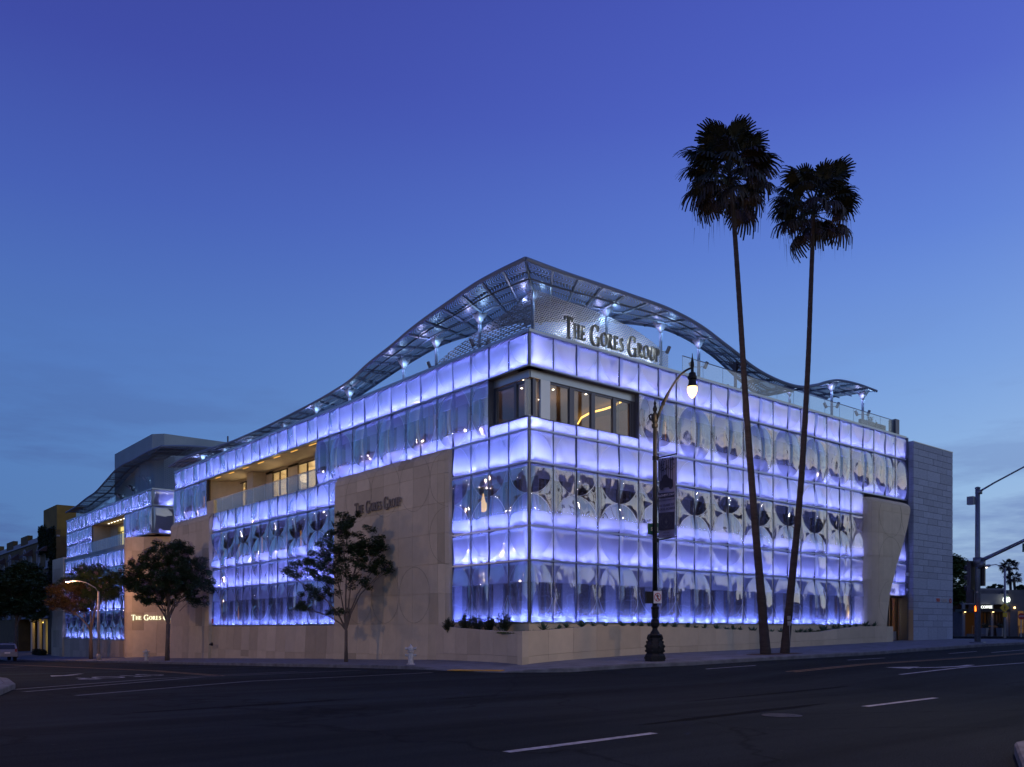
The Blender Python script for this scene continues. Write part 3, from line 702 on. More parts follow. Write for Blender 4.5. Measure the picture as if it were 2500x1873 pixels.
# body of the building behind the skins (roof deck, floors, rear walls)
b = MB(); b.box(2.75, 40, 2.75, 14, 0.2, 10.2); b.box(2.75, 14, 9, 44.5, -.9, 10.2); b.box(9.2, 40, 2.75, 14, 10.2, 14.3); b.box(5.2, 14, 14, 44.5, 10.2, 14.3)
b.box(4, 14, 56, 86, -2.2, 14.3); b.build('core', M['roof_grey'], BLD)
b = MB(); b.box(.5, 33.5, .5, 14, 14.32, 14.42); b.box(.5, 14, 14, 44.8, 14.32, 14.42); b.box(1.8, 14, 54.7, 86.4, 14.32, 14.42); b.build('roof_deck', M['roof_grey'], BLD)
b = MB(); b.box(-.02, .4, 44.8, 45.0, T4, T7); b.box(.4, 14, 44.6, 44.8, T4, T7); b.build('end_wall', M['pent'], BLD)
# plinth under the glass behind the planter
b = MB(); b.box(-.06, 28, -.06, .5, .1, T0 - .03); b.box(-.06, .5, .5, 5.6, .0, T0 - .03); b.build('plinth', M['stone'], BLD)

# ------------------------------------------------------------------ corner window
cw = MB(); fr = MB()
def rb(mb, x0, x1, d0, d1, z0, z1): mb.box(x0, x1, d0, d1, z0, z1)
fr.box(1.2, 7.0, .30, .40, 12.55, 12.66)
for x0, x1 in ((.44, .60), (2.66, 2.87), (4.05, 4.22), (5.5, 5.64), (6.80, 7.0)): fr.box(x0, x1, .26, .42, T5, 12.62)
for x0, x1 in ((2.90, 2.98), (4.25, 4.33), (5.67, 5.75), (6.72, 6.80)): fr.box(x0, x1, .30, .38, T5, 12.55)
fr.box(0, 7, .22, .45, T5, T5 + .06); fr.box(-.0, .45, 0, 2.8, T5 - .02, T5 + .05)
for y0, y1 in ((2.66, 2.8), (1.2, 1.36), (.38, .5)): fr.box(.26, .42, y0, y1, T5, 12.62)
fr.box(.30, .40, .4, 2.8, 12.5, 12.62); fr.build('window_frame', M['frame'], BLD, kind='stuff')
b = MB(); b.box(.30, 6.99, .24, .30, 12.66, 13.0); b.box(.24, .30, .3, 2.79, 12.66, 13.0); b.build('window_header', M['coping'], BLD)
b = MB(); b.box(.86, 1.42, .22, .34, T5 + .07, 12.65); b.build('metal_pier', M['alu'], BLD)
b = MB(); b.box(.0, 7.0, .0, .9, 13.0, 13.04); b.box(.0, .9, .0, 2.8, 13.0, 13.03); b.box(6.98, 7.0, .02, .5, T5, 13.0); b.box(.02, .5, 2.785, 2.8, T5, 13.0); b.build('soffit', M['frame'], BLD)
for x0, x1 in ((.02, .42), (.60, .86), (1.42, 2.66), (2.98, 4.05), (4.33, 5.5), (5.75, 6.72)):
    b = MB(); b.box(x0, x1, .33, .345, T5 + .06, 12.55); b.build('glazing', M['window_glass'], BLD)
for y0, y1 in ((.5, 1.2), (1.36, 2.66)):
    b = MB(); b.box(.33, .345, y0, y1, T5 + .06, 12.5); b.build('glazing', M['window_glass'], BLD)
b = MB(); b.box(.5, 9.1, 8.4, 8.5, 10.2, 13.1); b.box(9.0, 9.1, .5, 8.4, 10.2, 13.1); b.box(.5, 9.1, .5, 8.4, 10.2, 10.3); b.box(.5, 9.1, .5, 8.4, 13.06, 13.1); b.box(.5, 2.2, 8.0, 8.1, 10.2, 13.1)
b.build('room_wall', M['room_brown2'], BLD)
b = MB(); b.tube([(6.9, .9, 12.86), (7.35, 2.0, 12.86), (7.45, 2.8, 12.86), (7.4, 3.7, 12.86), (7.8, 4.8, 12.86), (8.6, 5.9, 12.86)], .05, 6); b.build('cove_light', M['warm_cove'], BLD)
b = MB()
for x, y in ((2.2, 1.6), (2.1, 3), (3.4, 2.2), (1.3, 1.9), (1.2, 1.1), (6.2, 1.3), (5.2, 1.8), (7.9, 1.6), (4.1, 4)): b.box(x-.035, x+.035, y-.035, y+.035, 13.03, 13.055)
b.build('downlight', M['down'], BLD)
b = MB()
for i in range(9): b.box(6.05 + i * .05, 6.08 + i * .05, .8 + .05 * (i % 2), .85 + .05 * (i % 2), 10.3, 13.0)
b.build('curtain', M['curtain'], BLD)
b = MB(); b.lathe([(.12, 0), (.16, .02), (.16, .2), (.12, .22)], (1.75, 1.0, 10.9), 12); b.build('table_lamp', mat('lamp_shade', (.8, .6, .3), .8, emis=(1, .65, .2), estr=1.0), BLD)
lamp('room_light', 'POINT', (4.0, 3.5, 11.8), 45, (1.0, .62, .32), BLD, shadow_soft_size=.3)

# hanging lantern behind the left front
b = MB(); b.lathe([(.02, 0), (.14, .06), (.17, .18), (.17, .42), (.11, .50), (.02, .9)], (1.15, 4.75, 7.25), 12); b.build('hanging_lantern', emit('lantern', (1.0, .62, .16), 1.6), BLD)

# ------------------------------------------------------------------ balcony in the left front
Y0, Y1, ZB = 19.6, 37.8, T4
b = MB(); b.box(.0, 2.3, Y0, Y1, ZB - .25, ZB); b.build('balcony_floor', M['beige'], BLD)
b = MB(); b.box(.06, 2.3, Y0, Y1, 13.0, 13.04); b.box(2.2, 2.35, Y0, 24.0, ZB, 13.0)
for y0, y1 in ((26.75, 28.4), (30.75, 32.3), (32.9, 33.3), (38.3, 38.5)): b.box(2.2, 2.35, y0, y1, ZB, 13.0)
b.box(2.2, 2.35, 24.0, Y1 + .6, 12.85, 13.0); b.box(1.2, 2.2, 32.0, 33.1, ZB, 13.0); b.box(.1, 2.3, Y0 - .02, Y0, ZB, 13.0)
b.build('balcony_wall', M['beige'], BLD)
b = MB(); b.grid(lambda a, c: (.25 + 1.95 * sin(a * pi / 2), 37.75 - 1.6 * (1 - cos(a * pi / 2)) , ZB + c * 2.7), 8, 1); b.build('balcony_end_wall', M['beige'], BLD)
b = MB(); b.box(.1, .2, 37.55, 37.75, ZB, 13.0); b.build('balcony_post', M['bronze'], BLD)
wf = MB()
def balcony_window(y0, y1, muls):
    for y in [y0, y1 - .07] + muls: wf.box(2.12, 2.22, y, y + .07, ZB, 12.85)
    wf.box(2.12, 2.22, y0, y1, 12.78, 12.85)
balcony_window(24.0, 26.75, [25.3]); balcony_window(28.4, 30.75, [29.55]); balcony_window(33.3, 38.3, [34.4, 35.5, 36.7]); wf.build('window_frame', M['bronze'], BLD, kind='stuff')
for y0, y1 in ((24.07, 26.68), (28.47, 30.68), (33.37, 38.0)):
    b = MB(); b.box(2.17, 2.18, y0, y1, ZB, 12.78); b.build('glazing', M['window_glass'], BLD)
b = MB(); b.box(4.9, 5.0, 23, 39, ZB - .1, 13.0); b.box(2.36, 4.9, 23, 39, ZB - .1, ZB); b.box(2.36, 4.9, 23, 39, 12.95, 13.0)
for y in (23.1, 27.4, 31.5, 38.8): b.box(2.36, 4.9, y, y + .1, ZB, 12.95)
b.box(3.2, 4.2, 24.2, 26.1, ZB, 11.9); b.box(3.0, 4.0, 34.6, 36.4, ZB, 11.3); b.box(3.2, 4.3, 28.7, 29.9, ZB, 11.35); b.build('lit_room', M['room'], BLD)
b = MB()
for y0, y1 in ((23.6, 27.2), (27.8, 31.2), (32.0, 38.4)): b.box(4.55, 4.7, y0, y1, 12.25, 12.32)
b.build('cove_light', emit('room_cove', (1.0, .80, .42), 60), BLD)
for y in (25.4, 29.5, 35.5): lamp('room_light', 'POINT', (3.3, y, 12.0), 120, (1.0, .80, .48), BLD, shadow_soft_size=.25)
b = MB(); yy = Y0 + .3
for i in range(7): b.box(.14, .20, Y0 + .6 + i * 2.55, Y0 + 1.5 + i * 2.55, 12.955, 12.99)
b.build('soffit_light', emit('soffit_light', (1.0, .55, .12), 1.1), BLD)
for y in (22, 28, 34): lamp('soffit_glow', 'POINT', (1.1, y, 12.2), 9, (1.0, .72, .42), BLD, shadow_soft_size=.3)
def balustrade(name, pts, z, h, seg, parent, m='rail_glass', railmat='coping'):
    pts = densify(pts, seg); r = MB()
    r.tube([(x, y, z + h + .02) for x, y in pts], .022, 6)
    for p in pts: r.tube([(p[0], p[1], z), (p[0], p[1], z + h)], .012, 4)
    parent = r.build(name, M[railmat], parent)
    for p, q in zip(pts, pts[1:]):
        dx, dy = q[0]-p[0], q[1]-p[1]; L = hypot(dx, dy); ux, uy = dx/L, dy/L; nx, ny = -uy*.008, ux*.008; g = .02
        b = MB(); a = (p[0]+ux*g, p[1]+uy*g); c = (q[0]-ux*g, q[1]-uy*g)
        P = [(a[0]-nx, a[1]-ny), (c[0]-nx, c[1]-ny), (c[0]+nx, c[1]+ny), (a[0]+nx, a[1]+ny)]
        b.v = [(x, y, z) for x, y in P] + [(x, y, z + h) for x, y in P]; b.f = [(0, 1, 5, 4), (1, 2, 6, 5), (2, 3, 7, 6), (3, 0, 4, 7), (4, 5, 6, 7)]
        b.build('glass_panel', M[m], parent)
    return parent
balustrade('balustrade', [(.9, 20.2), (.12, 20.2), (.12, 38.6)], ZB, 1.05, 1.75, BLD)

# balcony of the far wing
b = MB(); b.box(1.27, 3.3, 63.0, 75.3, 9.7, 10.0); b.box(1.27, 3.2, 62.9, 75.3, 13.0, 13.04); b.box(3.1, 3.2, 62.9, 69.5, 10, 13.0); b.box(3.1, 3.2, 71.9, 75.3, 10.0, 13.0); b.box(3.1, 3.2, 69.5, 71.9, 12.7, 13.0); b.box(1.4, 3.2, 75.2, 75.3, 10, 13); b.box(1.3, 3.1, 62.9, 63.0, 10, 13.0)
b.build('balcony_wall', M['beige'], BLD)
b = MB(); b.box(3.0, 3.1, 69.5, 69.6, 10, 12.7); b.box(3.0, 3.1, 71.8, 71.9, 10, 12.7); b.box(3.0, 3.1, 70.65, 70.75, 10, 12.1); b.box(3.0, 3.1, 69.5, 71.9, 12.05, 12.12); b.box(3.0, 3.1, 71.3, 71.36, 10, 12.1); b.build('door_frame', M['frame'], BLD)
b = MB(); b.box(3.3, 3.35, 69.5, 71.9, 10, 12.7); b.build('door_glow', emit('door_glow', (1.0, .78, .25), 1.0), BLD)
b = MB()
for i in range(8): b.box(2.0, 2.1, 64.0 + i * 1.1, 64.1 + i * 1.1, 12.97, 12.995)
b.build('downlight', M['down'], BLD)
lamp('balcony_light', 'POINT', (2.2, 67.5, 12.5), 4, (1.0, .78, .45), BLD, shadow_soft_size=.3)
lamp('balcony_light', 'POINT', (2.2, 78.5, 12.2), 3, (1.0, .65, .15), BLD, shadow_soft_size=.3)
balustrade('balustrade', [(1.15, 62.6), (1.15, 76.0)], 9.95, 1.2, 1.5, BLD)
b = MB(); b.box(.92, 1.3, 62.2, 86.0, 9.62, 9.98); b.build('fascia_band', M['pent'], BLD)

# ------------------------------------------------------------------ limestone walls
srnd = random.Random(5)
def stone_wall(C, ss, zs, nrm=(1, 0), gap=.012, nu=2, nv=1, uneven=.006, base_mat=None, pat=None, deep=.35):
    """C(s,z)->(x,y,z). one object per slab, a mortar backing behind"""
    bk = MB()
    for j, (z0, z1) in enumerate(zip(zs, zs[1:])):
        for i, (s0, s1) in enumerate(zip(ss, ss[1:])):
            off = srnd.uniform(0, uneven)
            g = gap / 2; sgn = 1 if s1 > s0 else -1
            q = [[C(s0 + sgn * g + (s1 - s0 - sgn * 2 * g) * a / nu, z0 + g + (z1 - z0 - 2 * g) * c / nv) for a in range(nu + 1)] for c in range(nv + 1)]
            w = sum(hypot(q[0][a+1][0]-q[0][a][0], q[0][a+1][1]-q[0][a][1]) for a in range(nu))
            if w < .06 and nrm is not None:
                w2 = sum(hypot(q[-1][a+1][0]-q[-1][a][0], q[-1][a+1][1]-q[-1][a][1]) for a in range(nu))
                if w2 < .06: continue
            b = MB(); n = (nu + 1)
            for row in q:
                for p in row: b.v.append((p[0] - nrm[0] * off, p[1] - nrm[1] * off, p[2]))
            for c in range(nv):
                for a in range(nu): k = c * n + a; b.f.append((k, k + 1, k + n + 1, k + n))
            rim = [a for a in range(n)] + [c * n + nu for c in range(1, nv + 1)] + [nv * n + a for a in range(nu - 1, -1, -1)] + [c * n for c in range(nv - 1, 0, -1)]
            o = len(b.v)
            for r in rim: v = b.v[r]; b.v.append((v[0] + nrm[0] * .05, v[1] + nrm[1] * .05, v[2]))
            for r in range(len(rim)): r2 = (r + 1) % len(rim); b.f.append((rim[r2], rim[r], o + r, o + r2))
            mt = pat(i, j) if pat else STONES[srnd.choice([0, 0, 6, 1, 1, 3, 2, 2, 4, 5] if srnd.random() < .6 else [0, 6, 1])]
            b.build('stone_slab', mt, BLD, smooth=False)
    # backing
    S0, S1, Z0, Z1 = ss[0], ss[-1], zs[0], zs[-1]; na = max(2, 2 * len(ss)); nc = max(2, 2 * len(zs))
    def cb(a, c):
        p = C(S0 + (S1 - S0) * a, Z0 + (Z1 - Z0) * c); return (p[0] + nrm[0] * .022, p[1] + nrm[1] * .022, p[2])
    bk.grid(cb, na, nc)
    o = len(bk.v)
    rim = [i for i in range(na + 1)] + [j * (na + 1) + na for j in range(1, nc + 1)] + [nc * (na + 1) + i for i in range(na - 1, -1, -1)] + [j * (na + 1) for j in range(nc - 1, 0, -1)]
    for r in rim: v = bk.v[r]; bk.v.append((v[0] + nrm[0] * deep, v[1] + nrm[1] * deep, v[2]))
    for r in range(len(rim)): r2 = (r + 1) % len(rim); bk.f.append((rim[r2], rim[r], o + r, o + r2))
    bk.build('wall_backing', M['stone'], BLD)
def rnge(a, b, step):
    n = max(1, round(abs(b - a) / step)); return [a + (b - a) * i / n for i in range(n + 1)]
def score(C, arcs, nrm):
    """circles scratched into the stone, shown as a thin dark seam"""
    b = MB()
    for (sc_, zc, a0, a1) in arcs:
        pts = []
        for i in range(25):
            a = a0 + (a1 - a0) * i / 24; p = C(sc_ + 1.4 * cos(a), zc + 1.4075 * sin(a)); pts.append((p[0] - nrm[0] * .006, p[1] - nrm[1] * .006, p[2]))
        b.tube(pts, .0045, 4, cap=False)
    b.build('scored_arc', M['joint'], BLD)
def f_round(t): t = max(0, min(1, t)); return sqrt(max(0, 1 - (1 - t) ** 2))
def S1C(s, z):
    d = .42 * f_round((s - 5.62) / 1.5) * (.35 + .65 * f_round((10.33 - z) / .55)) + .10 * max(0, 1 - max(0, z) / 2.5) ** 2 + .03 * sin(s * .7 + z * .5)
    return (-d, s, z)
zsA = [-.9, .25, 1.84, 3.33, 4.77, 6.26, 7.73, 9.16, 9.78, 10.33]
stone_wall(S1C, [5.62, 5.95, 6.4, 7.12, 8.55, 9.95, 11.35, 12.75, 14.15, 15.55, 16.78], zsA, nu=3, nv=2)
CY = lambda j: 1.90 + (2 * j + 1) * 1.4075
score(S1C, [(sc_, CY(j), a0, a1) for sc_ in (8.4, 11.2, 14.0) for j in range(3) for a0, a1 in ((-pi / 2, pi / 2), (pi / 2, 3 * pi / 2)) if (j + int(sc_)) % 3 != 0] + [(5.6, CY(j), -pi / 2, pi / 2) for j in (1, 2)], (1, 0))
def S2C(s, z): return (-(.12 + .16 * max(0, min(1, (1.0 - z) / 1.6)) + .02 * sin(s * .5)), s, z)
stone_wall(S2C, rnge(16.8, 36.4, 1.4), [-1.4, .15, T0 - .05], nu=1)
def S3C(s, z):
    d = .36 * (.3 + .7 * f_round((10.33 - z) / .5)); e = max(0, (s - 44.6) / 1.7)
    y = s if s < 44.6 else 44.6 + 1.7 * sin(min(1, e) * pi / 2)
    x = -d if s < 44.6 else -d + 1.9 * (1 - cos(min(1, e) * pi / 2))
    return (x - .12 * max(0, 1 - max(0, z + 1) / 2.5) ** 2, y, z)
stone_wall(S3C, [36.42, 37.8, 39.2, 40.6, 42.0, 43.4, 44.6, 45.2, 45.8, 46.3], [-1.6, -.2, 1.84, 3.33, 4.77, 6.26, 7.73, 9.16, 9.85, 10.33], nu=2, nv=2)
score(S3C, [(39.2, CY(j), 0, 2 * pi) for j in (1,)] + [(42, CY(j), 0, pi) for j in (0, 2)] , (1, 0))
b = MB(); b.box(.0, .3, 36.4, 37.8, T4, 11.35); b.build('balcony_cheek', M['stone'], BLD)
# bay between the two wings (plan curve)
bay = [(1.0, 62.25), (.6, 60.6), (.1, 59.2), (.05, 58.2), (.5, 57.3), (1.4, 56.4), (2.4, 55.5), (3.4, 54.6), (4.4, 53.7), (5.6, 52.6)]
bl = [0]
for p, q in zip(bay, bay[1:]): bl.append(bl[-1] + hypot(q[0]-p[0], q[1]-p[1]))
bX = [p[0] for p in bay]; bY = [p[1] for p in bay]
def S4C(s, z): return (smooth_ip(s, bl, bX), smooth_ip(s, bl, bY), z)
stone_wall(S4C, rnge(0, bl[-1], 1.25), [-2.0, -.6, 1.5, 3.2, 4.77, 6.26, 7.73, 9.0, 10.30], nrm=(.77, .64), nu=3, nv=1)
b = MB(); b.box(.70, .76, 59.9, 59.96, -1.5, 4.6); b.build('door_joint', M['galv'], BLD)
b = MB(); b.grid(lambda a, c: (S4C(a * bl[-1], 0)[0] + c * 2.0, S4C(a * bl[-1], 0)[1] + c * .9, 10.30), 12, 1); b.build('wall_cap', M['stone'], BLD)
stone_wall(lambda s, z: (.88, s, z), rnge(62.25, 86.1, 1.4), [-2.4, -.8, .50], nu=1)
stone_wall(lambda s, z: (.80 - .12 * (z < 2), s, z), [86.15, 87.5, 89.0, 90.6, 91.6], [-2.6, -.6, 1.5, 3.2, 4.77, 6.26, 7.73, 9.0, 10.2], nu=1)
b = MB(); b.box(.9, 4, 91.5, 91.6, -2.5, 10.2); b.box(.9, 1.6, 86.2, 91.6, 10.15, 10.25); b.box(4, 14, 86.4, 92, -2.2, 10.1); b.build('end_wall', M['stone'], BLD)
# tall shaped slab by the entrance
ez, ex = [.5, 1.87, 3.78, 5.46, 7.6, 9.35, 9.8, 10.02], [29.5, 29.53, 29.93, 30.67, 31.88, 32.62, 32.6, 32.3]
def S6C(s, z):
    xe = smooth_ip(z, ez, ex); x = min(s, xe)
    d = .82 * f_round((x - 27.95) / 1.1) * (.3 + .7 * f_round((10.03 - z) / .45))
    return (x, -d, z)
stone_wall(S6C, [27.95, 28.2, 28.6, 29.05, 30.2, 31.4, 32.7], [.4, 1.9, 3.33, 4.77, 6.26, 7.73, 9.16, 9.7, 10.02], nrm=(0, 1), nu=3, nv=3, uneven=.003, deep=.7, pat=lambda i, j: STONES[srnd.choice([0, 0, 3, 6])])
score(S6C, [(30.05, CY(2), 0, 2 * pi), (30.05, CY(1), 0, pi), (30.05, CY(0), pi * .55, pi * 1.5), (32.9, CY(2), pi * .95, pi * 1.45)], (0, 1))

# planter wall round the corner
PW = [(-.35, 6.9), (-.8, 4.4), (-1.4, 1.4), (-2.1, -2.0), (0, -1.98), (5.5, -1.8), (15, -1.5), (22, -1.5), (28.3, -1.5), (29.6, -1.2)]
PZ = [1.78, 1.74, 1.53, 1.49, 1.58, 1.71, 1.48, 1.50, 1.77, 1.77]
pl_ = [0]
for p, q in zip(PW, PW[1:]): pl_.append(pl_[-1] + hypot(q[0]-p[0], q[1]-p[1]))
sc_corner = pl_[3]
def wall_xy(s): return (ip(s, pl_, [p[0] for p in PW]), ip(s, pl_, [p[1] for p in PW]))
kz = [pl_[0], pl_[2], pl_[3], pl_[3] + 2.1, pl_[3] + 4, pl_[3] + 6.8, pl_[3] + 11, pl_[3] + 16.7, pl_[3] + 20.3, pl_[3] + 22.9, pl_[3] + 24.8, pl_[3] + 27.8, pl_[-1]]
kv = [1.78, 1.53, 1.49, 1.58, 1.70, 1.72, 1.66, 1.50, 1.40, 1.44, 1.61, 1.76, 1.77]
def wtop(s): return smooth_ip(s, kz, kv)
def planter_slab(s0, s1, za, zb_, mt):
    g = .006; p, q = wall_xy(s0), wall_xy(s1); dx, dy = q[0]-p[0], q[1]-p[1]; L = hypot(dx, dy); ux, uy = dx / L, dy / L; nx, ny = -uy, ux   # inward side
    if (nx * (2 - p[0]) + ny * (3 - p[1])) < 0: nx, ny = -nx, -ny
    a, c = (p[0] + ux * g, p[1] + uy * g), (q[0] - ux * g, q[1] - uy * g); th = .30
    P = [a, c, (c[0] + nx * th, c[1] + ny * th), (a[0] + nx * th, a[1] + ny * th)]
    z0 = [za(s0), za(s1), za(s1), za(s0)]; z1 = [zb_(s0), zb_(s1), zb_(s1), zb_(s0)]
    b = MB(); b.v = [(P[i][0], P[i][1], z0[i]) for i in range(4)] + [(P[i][0], P[i][1], z1[i]) for i in range(4)]
    b.f = [(0, 3, 2, 1), (4, 5, 6, 7), (0, 1, 5, 4), (1, 2, 6, 5), (2, 3, 7, 6), (3, 0, 4, 7)]
    b.build('stone_slab', mt, PLN)
PLN = empty('planter_wall', (0, 0, 0), 'low curved limestone planter wall wrapping the foot of the street corner', 'planter')
cut = rnge(0, sc_corner, 1.3) + rnge(sc_corner, pl_[-1], 1.45)[1:]
for i, (s0, s1) in enumerate(zip(cut, cut[1:])):
    m_ = STONES[[0, 3, 0, 1, 0, 6, 0, 0, 3, 0, 1, 1, 0, 6, 0][i % 15]]
    xm, ym = wall_xy((s0 + s1) / 2)
    planter_slab(s0, s1, lambda s: gz(*wall_xy(s)) - .3, lambda s: gz(*wall_xy(s)) + .30, STONES[[0, 6, 1, 0][i % 4]])
    planter_slab(s0, s1, lambda s: gz(*wall_xy(s)) + .308, wtop, m_)
# soil inside
b = MB(); n = 60
for i in range(n + 1):
    s = pl_[-1] * i / n; x, y = wall_xy(s); z = wtop(s) - .10
    ix, iy = (0.0 if y < 0 and x < 0 else (x if y < -.9 else 0.0)), (0.0 if y < -.9 else y)
    ix = max(ix, 0.0); b.v += [(x + (.25 if y > -1.6 and x < 0 else 0), y + (.2 if y < -.9 else 0), z), (ix, iy, z)]
for i in range(n): b.f.append((2*i, 2*i+2, 2*i+3, 2*i+1))
b.build('soil', M['grass'], PLN)

# ================================================================== ROOF CANOPIES
def ruled(outer, inner, z_o, z_i, n):
    """outer/inner: functions of t in 0..1 giving plan points"""
    pass
def canopy(name, O, I, nt_, nc, parent=BLD, rib_t=1.5, rib_c=None, m='canopy_metal', fascia=.15, thick=.05):
    """O, I: lists of (x,y,z) of the same length along both edges"""
    O = [Vector(p) for p in O]; I = [Vector(p) for p in I]
    sk = MB(); uvs = []; n = len(O); L = 0; Ls = [0]
    for a, c in zip(O, O[1:]): L += (c - a).length; Ls.append(L)
    for i in range(n):
        w = (I[i] - O[i]).length
        for j in range(nc + 1):
            p = O[i].lerp(I[i], j / nc); sk.v.append(tuple(p)); uvs.append((Ls[i], w * j / nc))
    for i in range(n - 1):
        for j in range(nc): a = i * (nc + 1) + j; sk.f.append((a, a + 1, a + nc + 2, a + nc + 1))
    sk.uv = uvs
    c = sk.build(name, M[m], parent, True)
    e = MB()
    e.tube([tuple(p) for p in O], fascia * .62, 6); e.build('edge_beam', M['steel_paint'], c)
    r = MB(); r.tube([tuple(p) for p in I], fascia * .5, 6)
    nj = rib_c if rib_c is not None else max(1, int((I[0] - O[0]).length / 1.5))
    for j in range(1, nj + 1): r.tube([tuple(p.lerp(q, j / (nj + 1)) - Vector((0, 0, .07))) for p, q in zip(O, I)], .045, 4)
    d = 0
    for i in range(n):
        if Ls[i] >= d: d += rib_t; r.tube([tuple(O[i] - Vector((0, 0, .06))), tuple(I[i] - Vector((0, 0, .06)))], .05, 4)
    r.build('rib', M['steel_paint'], c, kind='stuff')
    return c
def resample(pts, step):
    """pts (t, x, y, z) -> list of positions at a fine step of t"""
    ts = [p[0] for p in pts]; out = []; n = int((ts[-1] - ts[0]) / step)
    for i in range(n + 1):
        t = ts[0] + (ts[-1] - ts[0]) * i / n; out.append(tuple(smooth_ip(t, ts, [p[k] for p in pts]) for k in (1, 2, 3)))
    return out
# right arm: outer edge and inner edge keyed by a common parameter
RO = [(-1.5, -1.5, -1.5, 16.79), (.73, .73, -1.5, 16.76), (3.1, 3.1, -1.5, 16.79), (5, 5, -1.5, 16.8), (7.4, 7.4, -1.5, 16.79), (10.1, 10.08, -1.25, 16.66), (12.95, 12.95, -.58, 16.52), (15.2, 15.2, -.05, 16.38),
      (16.3, 16.26, .19, 16.25), (18.6, 18.56, .6, 16.15), (20.5, 20.5, .6, 16.02), (22.1, 22.1, .6, 16.11), (23.5, 23.5, .6, 16.45), (24.9, 24.9, .6, 16.93), (26.2, 26.2, .6, 17.24), (28.5, 28.5, .6, 17.40), (30.9, 30.9, .6, 17.38)]
RI = [(-1.5, 4.95, 4.95, 17.44), (.73, 5.55, 4.55, 17.46), (3.1, 6.5, 4.08, 17.55), (5, 7.33, 3.82, 17.66), (7.4, 9.38, 3.45, 17.93), (10.1, 12.1, 3.2, 18.20), (12.95, 14.3, 3.1, 18.05), (15.2, 16.2, 3.0, 17.6), (16.3, 17.2, 3.0, 17.3),
      (18.6, 18.8, 3.0, 16.7), (20.5, 20.6, 3.0, 16.1), (22.1, 22.2, 3.2, 16.2), (23.5, 23.5, 3.5, 16.6), (24.9, 24.9, 3.8, 17.1), (26.2, 26.2, 4.0, 17.5), (28.5, 28.5, 4.2, 17.65), (30.9, 31.0, 4.23, 17.65)]
can_R = canopy('roof_canopy', resample(RO, .25), resample(RI, .25), 0, 6, rib_c=3)
LO = [(-1.5, -1.5, -1.5, 16.79), (.2, -1.5, .2, 16.81), (1.9, -1.5, 1.9, 16.76), (3.8, -1.5, 3.8, 16.55), (5.8, -1.5, 5.8, 16.31), (7.2, -1.5, 7.2, 16.09), (8.7, -1.45, 8.7, 15.83), (12.4, -.72, 12.44, 15.84), (15.9, .1, 15.87, 15.85),
      (18.5, .55, 18.5, 15.90), (21.1, .6, 21.1, 15.75), (25.2, .6, 25.2, 15.58), (28.4, .6, 28.4, 15.49), (31.9, .6, 31.9, 15.46), (34.6, .6, 34.6, 15.46), (39.8, .6, 39.8, 15.64), (44.4, .6, 44.4, 15.76), (48.5, .7, 48.5, 15.62)]
LI = [(-1.5, 4.95, 4.95, 17.44), (.2, 4.6, 5.5, 17.47), (1.9, 4.2, 6.3, 17.5), (3.8, 3.78, 7.48, 17.38), (5.8, 3.5, 9.1, 17.42), (7.2, 3.35, 10.3, 17.45), (8.7, 3.24, 11.64, 17.41), (12.4, 3.08, 15.05, 17.02), (15.9, 2.96, 18.68, 16.46),
      (18.5, 2.9, 20.2, 16.22), (21.1, 2.85, 22.5, 16.1), (25.2, 2.8, 26, 15.85), (28.4, 2.8, 28.8, 15.7), (31.9, 2.8, 32, 15.66), (34.6, 2.8, 34.6, 15.66), (39.8, 2.8, 39.8, 15.9), (44.4, 2.8, 44.4, 16.1), (48.5, 2.2, 48.5, 15.75)]
can_L = canopy('roof_canopy', resample(LO, .25), resample(LI, .25), 0, 6, rib_c=3)
def k104(y, z): return ((y + 29.04) * 1.048 - 29.04, 1.55 + (z - 1.55) * 1.048)
BO = [k104(y, z) for y, z in ((81.3, 14.98), (76.9, 15.17), (72.5, 15.59), (68.95, 15.83), (65.05, 16.52), (62, 17.08), (59.6, 17.3), (56.4, 17.29), (52.2, 17.38), (48.24, 17.28))][::-1]
can_B = canopy('roof_canopy', resample([(y, 1.2, y, z) for y, z in BO], .4), resample([(y, 4.0, y + 1.2, z + .35) for y, z in BO], .4), 0, 3, rib_c=1, rib_t=2.4)
y0_, z0_ = BO[0]
can_B2 = canopy('roof_canopy', [(1.2 + t * .5, y0_, z0_ + (.55 * sin(min(1, t / 14) * pi / 2) + .05 * sin(t * .4))) for t in range(0, 24)], [(1.2 + t * .5, y0_ + 3.6, z0_ - .2 + .5 * sin(min(1, t / 14) * pi / 2)) for t in range(0, 24)], 0, 2, rib_c=1, rib_t=2.4)
